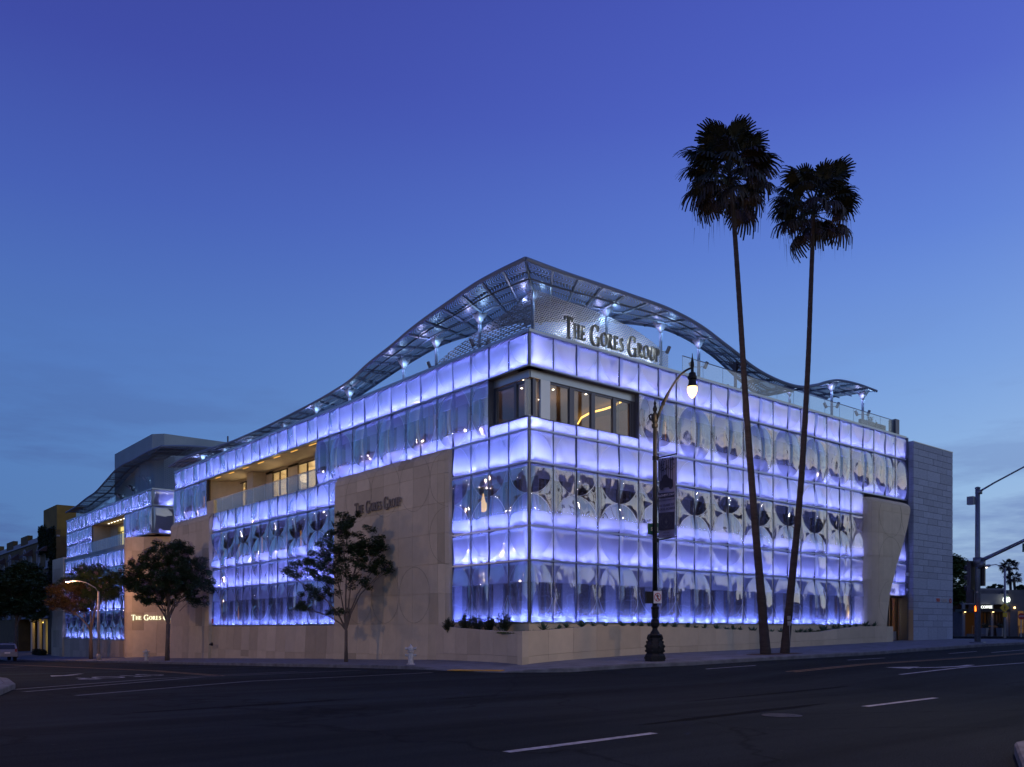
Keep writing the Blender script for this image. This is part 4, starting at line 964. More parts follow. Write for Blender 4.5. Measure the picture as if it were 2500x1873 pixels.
def column_under(c, x, y, ztop, lit=1, cap=.46, spots=True, energy=24):
    p = MB(); zc = ztop - .62
    p.tube([(x, y, 14.42), (x, y, zc + .05)], .085, 10); col = p.build('column', M['steel_paint'], c)
    v = MB()
    for a in range(4):
        th = a * pi / 2 + pi / 4; th2 = th + pi / 2
        A = (x + cap * cos(th), y + cap * sin(th), ztop - .02 + .10 * (a % 2)); B_ = (x + cap * cos(th2), y + cap * sin(th2), ztop - .02 + .10 * ((a + 1) % 2))
        mid = ((A[0] + B_[0]) / 2 * .75 + x * .25, (A[1] + B_[1]) / 2 * .75 + y * .25, ztop - .12)
        v.quad((x, y, zc), A, mid); v.quad((x, y, zc), mid, B_)
    v.build('capital', M['frame'], c)
    if spots:
        s_ = MB()
        for dx, dy in ((.22, -.16), (-.16, .22)):
            s_.tube([(x, y, zc - .9), (x + dx * 1.2, y + dy * 1.2, zc - .85)], .02, 5)
            s_.tube([(x + dx * 1.2, y + dy * 1.2, zc - .95), (x + dx * 1.7, y + dy * 1.7, zc - .62)], .095, 8)
        s_.build('spotlight', M['frame'], c)
    if lit:
        l = lamp('spot_beam', 'POINT', (x + .14, y - .42, zc + .12), energy * lit, (.38, .62, 1.0), c, shadow_soft_size=.06)
        lamp('spot_beam', 'POINT', (x - .42, y + .14, zc + .12), energy * lit, (.50, .52, 1.0), c, shadow_soft_size=.06)
for x, y, z, l in ((1.7, 1.7, 17.25, 1), (6.0, 1.2, 17.35, 1), (10.0, 1.2, 17.45, 1), (13.1, 1.2, 17.25, .7), (16.9, 1.6, 16.8, 0), (27.1, 1.6, 17.45, 1), (30.6, 1.4, 17.45, .8), (24.2, 2.8, 16.9, .5), (6.4, 3.9, 17.5, .4)):
    column_under(can_R, x, y, z, l, spots=(x != 6.0))
for x, y, z, l in ((1.2, 5.1, 17.0, 1), (1.2, 8.8, 16.75, 1), (1.2, 11.9, 16.35, 1), (1.2, 17.9, 16.0, .8), (1.2, 22.2, 15.85, .8), (1.3, 27, 15.65, .3), (1.4, 33.2, 15.6, .6), (1.4, 37.8, 15.75, .3), (1.6, 43.0, 16.0, 1)):
    column_under(can_L, x, y, z, l, spots=(y < 15))
for y, z in ((62, 16.9), (66.5, 16.5), (70.5, 16.1), (75.5, 15.75), (80.5, 15.5)): column_under(can_B, 3.0, y, z, .05, .9, spots=False)

# perforated screens
def screen(pts, zb, tops, m, name='mesh_screen'):
    """pts plan polyline, tops the top height at each knot"""
    L = [0]
    for p, q in zip(pts, pts[1:]): L.append(L[-1] + hypot(q[0]-p[0], q[1]-p[1]))
    n = int(L[-1] / .3); b = MB(); uv = []
    for i in range(n + 1):
        s = L[-1] * i / n; x = ip(s, L, [p[0] for p in pts]); y = ip(s, L, [p[1] for p in pts]); zt = smooth_ip(s, L, tops)
        for j in range(7): z = zb + (zt - zb) * j / 6; b.v.append((x, y, z)); uv.append((s, z))
    for i in range(n):
        for j in range(6): a = i * 7 + j; b.f.append((a, a + 7, a + 8, a + 1))
    b.uv = uv; o = b.build(name, M[m], BLD)
    r = MB()
    for i in range(0, n + 1, 7):
        s = L[-1] * i / n; x = ip(s, L, [p[0] for p in pts]); y = ip(s, L, [p[1] for p in pts]); zt = smooth_ip(s, L, tops); r.tube([(x, y + .06, zb), (x, y + .06, zt)], .022, 4)
    r.build('screen_post', M['steel_paint'], o)
    return o
scr = screen([(1.35, 1.25), (3, 1.2), (5, 1.2), (7.7, 1.2), (9, 1.2), (9.85, 1.2), (10.6, 1.2)], 14.45, [17.1, 17.0, 16.95, 16.72, 16.42, 16.15, 15.9], 'screen_metal')
screen([(1.3, 1.3), (1.25, 2.7), (1.2, 5.5), (1.2, 7.5), (1.2, 8.7), (1.2, 9.2)], 14.45, [17.0, 16.6, 16.1, 15.75, 15.45, 15.35], 'screen_metal2')
sw = [(3.6, 66.5), (2.6, 64.5), (2.4, 61.6), (2.9, 59.3), (4.4, 57.8), (6.8, 57.2), (10, 57.6)]
screen(sw, 14.45, [17.0, 17.6, 18.0, 18.3, 18.4, 18.3, 18.1], 'screen_metal2')
b = MB(); b.tube([(1.2, 1.1, 15.1), (1.2, 9.0, 15.1)], .035, 6); b.tube([(1.2, 1.1, 15.5), (1.2, 7.0, 15.5)], .02, 5); b.build('roof_rail', M['steel_paint'], BLD)
balustrade('balustrade', [(10.7, .35), (32.6, .35)], 14.5, 1.15, 1.62, BLD, railmat='coping')
balustrade('balustrade', [(2.2, 69.6), (2.2, 86)], 14.5, 1.3, 1.6, BLD)
b = MB(); b.box(32.7, 33.2, .2, .7, 14.4, 15.75); b.box(29.5, 32.7, .9, 1.1, 14.4, 15.4); b.build('roof_planter', M['frame'], BLD)
b = MB(); b.lathe([(.55, 0), (.6, .1), (.6, .75), (.55, .8)], (17.0, 2.8, 14.45), 14); b.build('roof_drum', M['steel_paint'], BLD)
b = MB()
P = [(4.06, 60.0), (15, 60.0), (15, 74), (3.27, 74), (3.2, 61.0)]
b.prism(P, lambda x, y, d: (x, y, 14.4 + d), 6.55); b.build('penthouse', M['pent'], BLD)
b = MB(); b.tube([(10.7, 60.5, 20.9), (10.7, 60.5, 21.7)], .09, 8); b.build('vent_pipe', M['frame'], BLD)

# ------------------------------------------------------------------ lettered signs
def strip(b, pts, ws, fn, d):
    """a band of varying width along pts, extruded by d"""
    n = len(pts)
    L, R = [], []
    for i in range(n):
        p, q = pts[max(0, i-1)], pts[min(n-1, i+1)]; dx, dy = q[0]-p[0], q[1]-p[1]; l = hypot(dx, dy) or 1; nx, ny = -dy / l, dx / l; w = ws[i] / 2
        L.append((pts[i][0] + nx * w, pts[i][1] + ny * w)); R.append((pts[i][0] - nx * w, pts[i][1] - ny * w))
    for i in range(n - 1): b.prism([L[i], L[i+1], R[i+1], R[i]], fn, d)
TK, TH = .155, .062
def glyph(b, ch, ox, h, fn, d):
    """roman capital of height h at ox; returns its advance"""
    def F(x, y): return (ox + x * h, y * h)
    def bar(x0, y0, x1, y1): b.prism([F(x0, y0), F(x1, y0), F(x1, y1), F(x0, y1)], fn, d)
    def serif(x, y, w): bar(x - w, y, x + w, y + .05 if y < .5 else y - .05) if y < .5 else bar(x - w, y - .05, x + w, y)
    def stem(x, w=TK): bar(x - w/2, 0, x + w/2, 1); serif(x, 0, .15); serif(x, 1, .15)
    def arc(cx, cy, rx, ry, a0, a1, n=18, wf=None):
        pts, ws = [], []
        for i in range(n + 1):
            a = radians(a0 + (a1 - a0) * i / n); pts.append(F(cx + rx * cos(a), cy + ry * sin(a))); ws.append(h * (TH + (TK * 1.08 - TH) * abs(cos(a)) ** 1.4))
        strip(b, pts, ws, fn, d)
    if ch == 'T': stem(.36); bar(.02, .93, .70, 1); bar(.0, .80, .05, 1); bar(.67, .80, .72, 1); return .76
    if ch == 'H': stem(.17); stem(.68); bar(.17, .47, .68, .54); return .88
    if ch == 'E': stem(.17); bar(.17, .94, .56, 1); bar(.17, .48, .48, .54); bar(.17, 0, .6, .06); bar(.53, .82, .58, 1); bar(.46, .40, .50, .62); bar(.58, 0, .63, .20); return .72
    if ch == 'O': arc(.44, .5, .36, .47, 0, 360, 30); return .90
    if ch == 'G': arc(.47, .5, .39, .48, 42, 318, 26); bar(.70, .02, .70 + TK * .9, .44); bar(.58, .40, .92, .45); bar(.72, .72, .77, .98); return .96
    if ch == 'R': stem(.17); arc(.30, .74, .27, .235, -90, 90, 12); bar(.17, .94, .30, 1); bar(.17, .48, .30, .53); strip(b, [F(.34, .50), F(.52, .22), F(.76, .0)], [h * .13, h * .14, h * .13], fn, d); return .84
    if ch == 'P': stem(.17); arc(.30, .73, .27, .245, -90, 90, 12); bar(.17, .94, .30, 1); bar(.17, .46, .30, .52); return .66
    if ch == 'U': bar(.10, .35, .10 + TK, 1); serif(.18, 1, .14); bar(.66, .35, .72, 1); serif(.69, 1, .11); arc(.435, .35, .27, .33, 180, 360, 14); return .84
    if ch == 'S':
        ox += .05 * h; pts = [(.50, .78), (.46, .92), (.32, .97), (.16, .90), (.12, .74), (.22, .60), (.38, .48), (.50, .34), (.50, .16), (.36, .04), (.20, .03), (.08, .12), (.06, .26)]
        strip(b, [F(*p) for p in pts], [h * w for w in (.05, .06, .06, .09, .12, .15, .16, .15, .12, .09, .06, .06, .05)], fn, d); return .66
    return .34
def lettered(name, P0, udir, h, label, depth, m, off=.0, back=None, sx=1.0):
    """'The Gores Group' in small caps from P0 along udir (3d unit vector), upright"""
    t = empty(name, P0, label, 'sign'); u = Vector(udir).normalized(); n = u.cross(Vector((0, 0, 1)))   # n points out of the wall
    x = 0; words = [('T', 1.0), ('H', .74), ('E', .74), (' ', .55), ('G', 1.0), ('O', .74), ('R', .74), ('E', .74), ('S', .74), (' ', .5), ('G', 1.0), ('R', .74), ('O', .74), ('U', .74), ('P', .74)]
    for ch, k in words:
        hh = h * k
        if ch == ' ': x += .42 * h; continue
        b = MB()
        fn = lambda a, c, dd: tuple(u * (a * sx) + Vector((0, 0, c)) + n * (off + dd))
        zoff = -.10 * h if ch == 'G' or (ch == 'T') else 0
        fn2 = (lambda a, c, dd, zo=zoff: tuple(u * (a * sx) + Vector((0, 0, c + zo)) + n * (off + dd)))
        adv = glyph(b, ch, x, hh * (1.10 if k == 1 else 1), fn2, depth)
        b.build('letter', m, t)
        x += adv * hh * (1.10 if k == 1 else 1) + .055 * h
    return t, x
sg, wdt = lettered('building_sign', (2.62, .62, 15.06), (1, 0, 0), .90, 'large steel serif letters backlit on the perforated roof screen at the corner', .12, M['letter'])
sxk = 6.55 / wdt
for o in list(sg.children):
    for v in o.data.vertices: v.co.x *= sxk
b = MB()
for i in range(7): b.box(.2 + i, .8 + i, .22, .26, -.12, -.06)
b.build('uplight', M['frame'], sg)
# white lamps hidden between the letters and the screen
for i in range(9):
    l = lamp('back_lamp', 'POINT', (.2 + i * .78, .22, .10 + .6 * (i % 2)), 12, (.92, .96, 1.0), sg, shadow_soft_size=.05)
def wx(s): return S1C(s, 8.1)[0]
sg2, w2 = lettered('building_sign', (-.46, 14.3, 7.95), (0, -1, 0), .62, 'dark unlit serif letters on the pale stone wall above the young street tree', .06, mat('letter_bronze', (.24, .19, .15), .6))
k2 = 4.75 / w2
for o in list(sg2.children):
    for v in o.data.vertices: v.co.y *= k2
p0 = Vector((.30, 57.55, 2.5)); p1 = Vector((4.3, 53.85, 2.5)); ud = (p1 - p0).normalized()
nn_ = ud.cross(Vector((0, 0, 1)))
sg3, w3 = lettered('building_sign', tuple(p0 + nn_ * .10 + Vector((0, 0, 0.0))), tuple(ud), .46, 'glowing halo lit serif letters low on the curved stone bay behind the flowering tree', .04, emit('halo_letter', (1.0, .95, .62), 1.6))
b = MB()
k3 = 1.0

# ================================================================== STONE TOWER AT THE RIGHT END
TX, TY, TZ = 33.65, -.54, 14.22
TW = empty('stone_tower', (TX, TY, gz(TX, TY)), 'tall blue grey travertine slab tower closing the right end of the block', 'building')
zt = TZ; rows = [.40, .43, .43, .44, .70] + [.43] * 7 + [.72] + [.43] * 7 + [.75] + [.43] * 7
while sum(rows) + .62 > TZ - gz(TX, TY) + .05: rows.pop()
b = MB(); b.box(TX + .03, TX + 5.82, TY + .03, TY + 7, 0.3, TZ - .01); b.build('tower_core', M['tow_joint'], TW, world=True)
trnd = random.Random(3); z = TZ; W_ = 5.85; meshes = {}
for j, h in enumerate(rows + [z - sum(rows) - .3]):
    z0 = z - h; tall = h > .6 and j < len(rows)
    wid = 1.95 if tall else 1.42; x = 0; first = True
    off = 0 if tall else (.68 if j % 2 else 1.42)
    cuts = [0]; xx = off if off > .1 else wid
    while xx < W_ - .25: cuts.append(xx); xx += wid
    cuts.append(W_)
    for a, c in zip(cuts, cuts[1:]):
        key = (round(c - a, 2), round(h, 2), trnd.randrange(2)); mt = TOWS[trnd.choice([0, 0, 1, 2, 3])]
        bb = MB(); g = .013; e = trnd.uniform(0, .008)
        bb.box(TX + a + g, TX + c - g, TY - e, TY + .05, z0 + g, z - g); bb.build('stone_slab', mt, TW, world=True)
    for a, c in ((0.05, 1.5), (1.5, 2.9), (2.9, 4.4)):
        bb = MB(); bb.box(TX - trnd.uniform(0, .006), TX + .05, TY + a + .007, TY + c - .007, z0 + .007, z - .007); bb.build('stone_slab', TOWS[trnd.choice([0, 1, 2])], TW, world=True)
    z = z0
b = MB(); b.box(TX - .02, TX + 5.87, TY - .02, TY + 7, TZ, TZ + .06); b.build('coping', M['coping'], TW, world=True)
b = MB(); b.box(TX - .012, TX + .0, TY + .02, TY + 1.3, gz(TX, TY), 2.9); b.build('base_slab', STONES[5], TW, world=True)
b = MB()
ws_ = empty('wall_sign', (36.95, TY - .02, 3.62), 'small raised address lettering with a red ring on the stone tower', 'sign')
put_text('9800', .36, M['sign_red'], ws_, (.25, 0, 0), (pi / 2, 0, 0), scale=(.75, 1, 1)); put_text('WILSHIRE', .36, mat('etched', (.50, .48, .45), .8), ws_, (1.22, 0, 0), (pi / 2, 0, 0), scale=(.62, 1, 1))
b = MB(); n = 16
for i in range(n):
    a0, a1 = 2 * pi * i / n, 2 * pi * (i + 1) / n
    b.prism([(.17 * cos(a0), .17 * sin(a0)), (.17 * cos(a1), .17 * sin(a1)), (.09 * cos(a1), .09 * sin(a1)), (.09 * cos(a0), .09 * sin(a0))], lambda x, y, d: (2.12 + x, -.01 - d, y), .02)
b.build('ring', M['sign_red'], ws_)
# recess between block and tower
b = MB(); b.box(33.55, 33.65, -.2, .6, .8, T7); b.build('end_fin', M['frame'], BLD)
# ------------------------------------------------------------------ entrance
g0 = gz(31.5, 0)
b = MB(); b.box(29.6, 31.75, .25, .45, g0, 3.78); b.box(31.75, 31.85, .2, .4, g0, 3.72); b.box(32.95, 33.05, .2, .4, g0, 3.72); b.box(31.85, 33.55, .2, .4, 3.70, 3.80); b.box(32.2, 32.26, .22, .36, g0, 3.7); b.build('door_frame', M['bronze'], BLD)
b = MB(); b.box(31.87, 32.94, .29, .31, g0 + .05, 3.68); b.build('door_glass', M['window_glass'], BLD)
b = MB(); b.box(33.06, 33.54, .25, .27, g0, 3.70); b.build('sidelight', M['rail_glass'], BLD)
b = MB(); b.box(31.88, 32.9, .26, .30, g0 + .05, g0 + .62); b.build('kick_plate', M['alu'], BLD)
b = MB(); b.box(30, 33.5, 3.4, 3.5, g0, 3.8); b.box(30, 33.5, .5, 3.4, g0 - .1, g0); b.box(30, 33.5, .5, 3.4, 3.8, 3.85); b.box(33.5, 33.55, .4, 3.4, g0, 3.8); b.build('lobby_wall', mat('lobby_wood', (.30, .15, .05), .6), BLD)
b = MB()
for x, z, w, h_ in ((32.1, 1.3, .05, .5), (32.55, 1.1, .06, .75), (32.35, 2.5, .04, .5), (32.75, 2.0, .04, .7), (31.95, 2.3, .05, .25)): b.box(x, x + w, 2.2, 2.25, g0 + z - .8, g0 + z - .8 + h_)
b.build('lobby_light', emit('lobby_light', (1, .62, .15), 5), BLD)
lamp('lobby_lamp', 'POINT', (31.4, 2.6, 2.6), 60, (1, .6, .25), BLD, shadow_soft_size=.2)
b = MB(); b.box(29.5, 33.55, -.03, .0, 3.86, T1 + .02); b.build('number_panel', M['spandrel_glass'], BLD)
b = MB(); b.box(29.5, 33.5, .45, .5, 3.86, T1); b.box(29.5, 33.5, .02, .45, 3.82, 3.86); b.build('shadow_box', M['white_box'], BLD)
b = MB()
for i in range(5): b.quad((29.9 + i * .8, .18, 3.89), (30.2 + i * .8, .18, 3.89), (30.2 + i * .8, .25, 3.89), (29.9 + i * .8, .25, 3.89))
b.build('light_strip', M['led'], BLD)
ns = empty('number_sign', (31.6, -.06, 4.12), 'dark street number on the lit glass panel over the entrance door', 'sign')
put_text('9800', .52, M['sign_black'], ns, (0.1, 0, 0), (pi / 2, 0, 0), scale=(.85, 1, 1))
b = MB(); b.box(33.35, 33.5, -.35, -.05, 5.2, 5.4); b.tube([(33.4, -.2, 4.3), (33.4, -.32, 4.2)], .08, 8); b.tube([(33.4, -.05, 5.3), (33.4, -.2, 5.3)], .03, 6); b.build('security_camera', M['alu'], BLD)

# ================================================================== ORNATE STREET LAMP
def ring_pts(n, r): return [(r * cos(2*pi*k/n), r * sin(2*pi*k/n)) for k in range(n)]
def ornate_lamp(x, y, label, arm=(0, -1), power=900, globe='bulb'):
    z = gz(x, y); L = empty('street_lamp', (x, y, z), label, 'street lamp')
    b = MB(); b.lathe([(.42, 0), (.42, .20), (.40, .24), (.385, .27), (.36, .30)], n=8); b.lathe([(.34, .29), (.375, .42), (.385, .52), (.36, .68), (.30, .82), (.27, .92), (.30, .98), (.31, 1.03), (.24, 1.07)], n=8)
    b.build('base', M['black_metal'], L)
    b = MB()
    for k in range(8):
        a = k * pi / 4 + pi / 8
        for zz, rr, s in ((.12, .40, .05), (.40, .37, .05), (.58, .37, .06), (.75, .33, .045)):
            cx, cy = rr * cos(a), rr * sin(a); b.lathe([(.01, -s), (s, -s * .4), (s * .9, s * .5), (.01, s)], (cx, cy, zz), 6)
    for k in range(4):
        a = k * pi / 2
        pts = [(.28 * cos(a), .28 * sin(a), .98), (.36 * cos(a), .36 * sin(a), .97), (.39 * cos(a), .39 * sin(a), .89), (.34 * cos(a), .34 * sin(a), .83), (.30 * cos(a), .30 * sin(a), .88)]
        b.tube(pts, .035, 6)
    b.build('scroll_ornament', M['black_metal'], L)
    b = MB(); b.lathe([(.20, 1.06), (.17, 1.14), (.11, 1.22), (.10, 1.30), (.17, 1.40), (.185, 1.50), (.15, 1.58), (.155, 1.64), (.11, 1.68), (.125, 1.76), (.13, 2.05), (.155, 2.08), (.16, 2.12), (.125, 2.15), (.105, 2.2)], n=16)
    for k in range(8):
        a = k * pi / 4; b.tube([(.12 * cos(a), .12 * sin(a), 1.72), (.135 * cos(a + .2), .135 * sin(a + .2), 1.85), (.125 * cos(a), .125 * sin(a), 2.04)], .014, 4)
    b.build('shaft_base', M['black_metal'], L, smooth=False)
    b = MB(); b.tube([(0, 0, 2.15), (0, 0, 5.5), (0, 0, 9.25)], [.098, .092, .075], 14); b.build('pole', M['black_metal'], L, True)
    b = MB(); b.lathe([(.08, 9.2), (.12, 9.25), (.12, 9.35), (.09, 9.4), (.13, 9.5), (.15, 9.62), (.13, 9.74), (.08, 9.80), (.05, 9.84), (.085, 9.92), (.09, 9.99), (.05, 10.08), (.035, 10.12), (.055, 10.18), (.03, 10.26), (.005, 10.34)], n=12)
    ax, ay = arm; b.tube([(-.08 * ax, -.08 * ay, 9.5), (-.26 * ax, -.26 * ay, 9.62), (-.30 * ax, -.30 * ay, 9.75), (-.2 * ax, -.2 * ay, 9.80), (-.15 * ax, -.15 * ay, 9.72)], .035, 6)
    b.build('finial', M['black_metal'], L)
    b = MB(); pts = []
    for i in range(13):
        t = i / 12; r = .1 + 1.76 * t; pts.append((ax * r, ay * r, 9.55 + 1.62 * sin(min(1, t * 1.05) * pi / 2) ** .9))
    b.tube(pts, [.055] * 5 + [.042] * 8, 8); b.tube([pts[2], pts[4]], [.075, .065], 8); b.build('arm', M['black_metal'], L, True)
    hx, hy, hz = ax * 1.86, ay * 1.86, 11.17
    b = MB(); b.lathe([(.01, .55), (.02, .42), (.045, .30), (.06, .22), (.075, .1), (.05, .0), (.06, -.16), (.13, -.20), (.14, -.28), (.17, -.33), (.17, -.42), (.13, -.46), (.15, -.6), (.19, -.72)], (hx, hy, hz), 12); b.build('lamp_holder', M['black_metal'], L)
    g = MB(); g.lathe([(.185, -.72), (.195, -.80), (.18, -.92), (.13, -1.04), (.07, -1.12), (.005, -1.16)], (hx, hy, hz), 16); gl = g.build('globe', M[globe], L, True)
    lamp('lamp_light', 'POINT', (hx, hy, hz - 1.5), power, (1.0, .64, .40), L, shadow_soft_size=.2)
    return L
LMP = ornate_lamp(1.58, -5.78, 'tall black cast iron street lamp with a lit acorn globe hanging over the road', (0, -1), 480)
lz_ = gz(1.58, -5.78)
bn = empty('street_banner', (1.58, -5.90, lz_ + 4.85), 'grey printed event banner hanging from the ornate street lamp', 'banner')
b = MB(); b.grid(lambda a, c: (.03 * sin(a * 5 + c * 3), -.08 - a * .84, c * 3.12 - .06 * a), 8, 12); b.build('cloth', mat('banner_cloth', (.20, .20, .33), .8, noise_amt=.15, noise_scale=2), bn, True)
b = MB(); b.tube([(0, .05, 3.16), (0, -1.0, 3.18)], .022, 6); b.tube([(0, .05, -.08), (0, -1.0, -.02)], .022, 6); b.box(-.10, .10, -.0, .16, 3.08, 3.24); b.box(-.10, .10, 0, .16, -.16, .0); b.build('bracket', M['black_metal'], bn)
fx = -.045   # print on the side that faces down the street
def bprint(mb_fn, m, name): b = MB(); mb_fn(b); return b.build(name, m, bn)
Ry = (pi / 2, 0, -pi / 2)
dk = mat('banner_ink_dark', (.03, .03, .06), .8); md = mat('banner_ink_mid', (.085, .085, .115), .8); lt = mat('banner_ink_light', (.45, .45, .60), .8)
bprint(lambda b: b.quad((fx, -.10, 1.75), (fx, -.90, 1.72), (fx, -.90, 1.52), (fx, -.10, 1.55)), dk, 'print_band')
bprint(lambda b: b.quad((fx, -.10, .98), (fx, -.90, .95), (fx, -.90, .27), (fx, -.10, .30)), dk, 'print_band')
def photo(b):
    r = random.Random(4)
    for i in range(7):
        y = -.15 - i * .11; b.quad((fx, y, 1.95), (fx, y - .03, 1.95), (fx, y - .02 - .02 * (i % 2), 3.0), (fx, y + .01, 3.0))
    for i in range(60):
        y = -.12 - r.random() * .75; z = 2.55 + r.random() * .5; s = .05; b.quad((fx, y, z), (fx, y - s, z + .01), (fx, y - s * .6, z + s), (fx, y, z + s * .8))
    b.quad((fx, -.14, 1.95), (fx, -.84, 1.92), (fx, -.82, 2.2), (fx, -.6, 2.3), (fx, -.52, 2.45), (fx, -.34, 2.42), (fx, -.28, 2.25), (fx, -.15, 2.2))
    for y in (-.27, -.72): b.prism([(y + .1 * cos(k), 1.97 + .12 * sin(k)) for k in [j * pi / 5 for j in range(10)]], lambda a, c, d: (fx - .002 - d, a, c), .001)
bprint(photo, dk, 'print_photo')
put_text("FATHER'S DAY", .125, lt, bn, (fx - .012, -.50, 1.63), Ry, depth=.002)
put_text('RODEO DRIVE CONCOURS', .075, dk, bn, (fx - .012, -.50, 1.44), Ry, depth=.002)
put_text('100 YEARS OF', .135, dk, bn, (fx - .012, -.50, 1.24), Ry, depth=.002)
put_text('HORSE POWER', .135, dk, bn, (fx - .012, -.50, 1.09), Ry, depth=.002)
b = MB()
for i in range(28):
    a0, a1 = 2*pi*i/28, 2*pi*(i+1)/28
    for r0, r1 in ((.30, .31), (.20, .207)): b.prism([(-.5 + r0 * cos(a0), .62 + r0 * sin(a0)), (-.5 + r0 * cos(a1), .62 + r0 * sin(a1)), (-.5 + r1 * cos(a1), .62 + r1 * sin(a1)), (-.5 + r1 * cos(a0), .62 + r1 * sin(a0))], lambda x, y, d: (fx - .012 - d, x, y), .002)
b.build('print_seal', md, bn)
def arc_text(s, r, cz, size, a0, a1):
    for i, ch in enumerate(s):
        a = radians(a0 + (a1 - a0) * i / (len(s) - 1))
        o = put_text(ch, size, md, bn, (fx - .014, -.5 - r * cos(a), cz + r * sin(a)), Ry, depth=.002); o.rotation_euler = (pi / 2, 0, -pi / 2)
arc_text('MASERATI', .25, .62, .085, 160, 20)
put_text('·100·', .11, md, bn, (fx - .012, -.50, .38), Ry, depth=.002)
b = MB(); b.quad((fx - .006, -.42, .62), (fx - .006, -.58, .62), (fx - .006, -.5, .50)); b.quad((fx - .006, -.47, .60), (fx - .006, -.53, .60), (fx - .006, -.5, .76)); b.build('print_seal', md, bn)
put_text('RODEO DRIVE', .05, dk, bn, (fx - .012, -.50, .17), Ry, depth=.002); put_text('rodeodrive-bh.com', .05, dk, bn, (fx - .012, -.50, .06), Ry, depth=.002)
ss = empty('street_name_sign', (1.70, -5.70, lz_ + 5.0), 'dark green street name plates fixed across the ornate lamp pole behind the banner', 'street sign')
b = MB(); b.box(-.45, -.08, -.012, .012, 0, .42); b.box(.05, 1.35, .10, .125, .10, .50); b.build('plate', M['sign_green'], ss)
b = MB(); b.box(-.47, -.06, -.006, .006, -.02, .44); b.box(-.1, .12, -.03, .14, .15, .32); b.build('bracket', M['galv'], ss)
put_text('S', .2, M['sign_white'], ss, (-.24, -.016, .21), (pi / 2, 0, 0))
# no pedestrian crossing sign
face = radians(-30)
npz = empty('no_crossing_sign', (1.56, -5.93, lz_ + 2.28), 'small white sign with a crossed out walking figure on the ornate lamp pole', 'sign', rz=face)
b = MB(); b.box(-.16, .16, -.018, 0, 0, .48); b.build('plate', M['sign_white'], npz)
b = MB(); b.box(-.45, -.17, .02, .24, .0, .46); b.build('signal_box', M['black_metal'], npz)
def ped(b, s, ox, oz, y, flip=1):
    f = lambda x, z, d: (ox + flip * x * s, y - d, oz + z * s)
    b.prism([(.06 * cos(k), .86 + .07 * sin(k)) for k in [j * pi / 4 for j in range(8)]], f, .003)
    for q in ([(-.06, .42), (.08, .42), (.10, .76), (-.05, .76)], [(-.06, .45), (.03, .42), (-.12, .02), (-.20, .02)], [(0, .45), (.09, .42), (.12, .22), (.24, .02), (.16, .02), (.04, .22)], [(.08, .74), (.24, .52), (.20, .48), (.06, .62)], [(-.04, .74), (-.2, .58), (-.17, .50), (-.03, .62)]): b.prism(q, f, .003)
b = MB(); ped(b, .30, 0, .10, -.020); b.build('walking_figure', M['sign_black'], npz)
b = MB()
for i in range(24):
    a0, a1 = 2*pi*i/24, 2*pi*(i+1)/24; b.prism([(.14 * cos(a0), .24 + .17 * sin(a0)), (.14 * cos(a1), .24 + .17 * sin(a1)), (.115 * cos(a1), .24 + .145 * sin(a1)), (.115 * cos(a0), .24 + .145 * sin(a0))], lambda x, z, d: (x, -.024 - d, z), .002)
b.prism([(-.10, .35), (-.08, .37), (.10, .13), (.08, .11)], lambda x, z, d: (x, -.024 - d, z), .002); b.build('red_circle', M['sign_red'], npz)

# unseen lamps of the same kind, added round the crossing to light the stone
ornate_lamp(-8.0, -26.6, 'added unseen black iron street lamp on the near kerb of the wide road', (0, 1), 1900, 'bulb_far')
ornate_lamp(-23.6, 11.5, 'added unseen black iron street lamp on the far side of the side street', (1, 0), 1500, 'bulb_far')
ornate_lamp(-22.6, 34.0, 'added unseen black iron street lamp further up the side street', (1, 0), 1500, 'bulb_far')

# ================================================================== PALMS
def fan_mesh(name, seed, R=1.0, m='palm_leaf', droop=.55, n=26, pet=1.1):
    r = random.Random(seed); b = MB()
    b.tube([(0, 0, 0), (pet * .5, 0, .06), (pet, 0, -.02)], [.03, .022, .016], 4, cap=False)
    for i in range(n):
        a = radians(-125 + 250 * i / (n - 1)) + r.uniform(-.03, .03); l = R * (1 - .28 * abs(a) / 2.2) * r.uniform(.88, 1.08)
        px, py, pz = pet, 0, 0; dx, dy = cos(a), sin(a); w = .040; prev = None
        for k in range(5):
            t = k / 4; s = l * t
            X, Y = px + dx * s * (1 - .22 * t * t), py + dy * s * (1 - .3 * t * t); Z = pz + .05 * t - droop * l * max(0, t - .35) ** 1.7 * r.uniform(.8, 1.25) - .10 * abs(sin(a)) * s
            ww = w * (1.0 + 1.1 * min(t * 2, 1) - 2.0 * max(0, t - .5)) * .5 + .003
            cur = ((X - dy * ww, Y + dx * ww, Z), (X, Y, Z + .012), (X + dy * ww, Y - dx * ww, Z))
            if prev: b.quad(prev[0], cur[0], cur[1], prev[1]); b.quad(prev[1], cur[1], cur[2], prev[2])
            prev = cur
    return b.mesh(name, M[m])
FANS = [fan_mesh('fan_%s' % c, i, droop=d, m=m) for i, (c, d, m) in enumerate((('a', .45, 'palm_leaf'), ('b', .7, 'palm_leaf'), ('c', .95, 'palm_leaf'), ('d', 1.1, 'palm_dead'), ('e', .9, 'palm_dead')))]
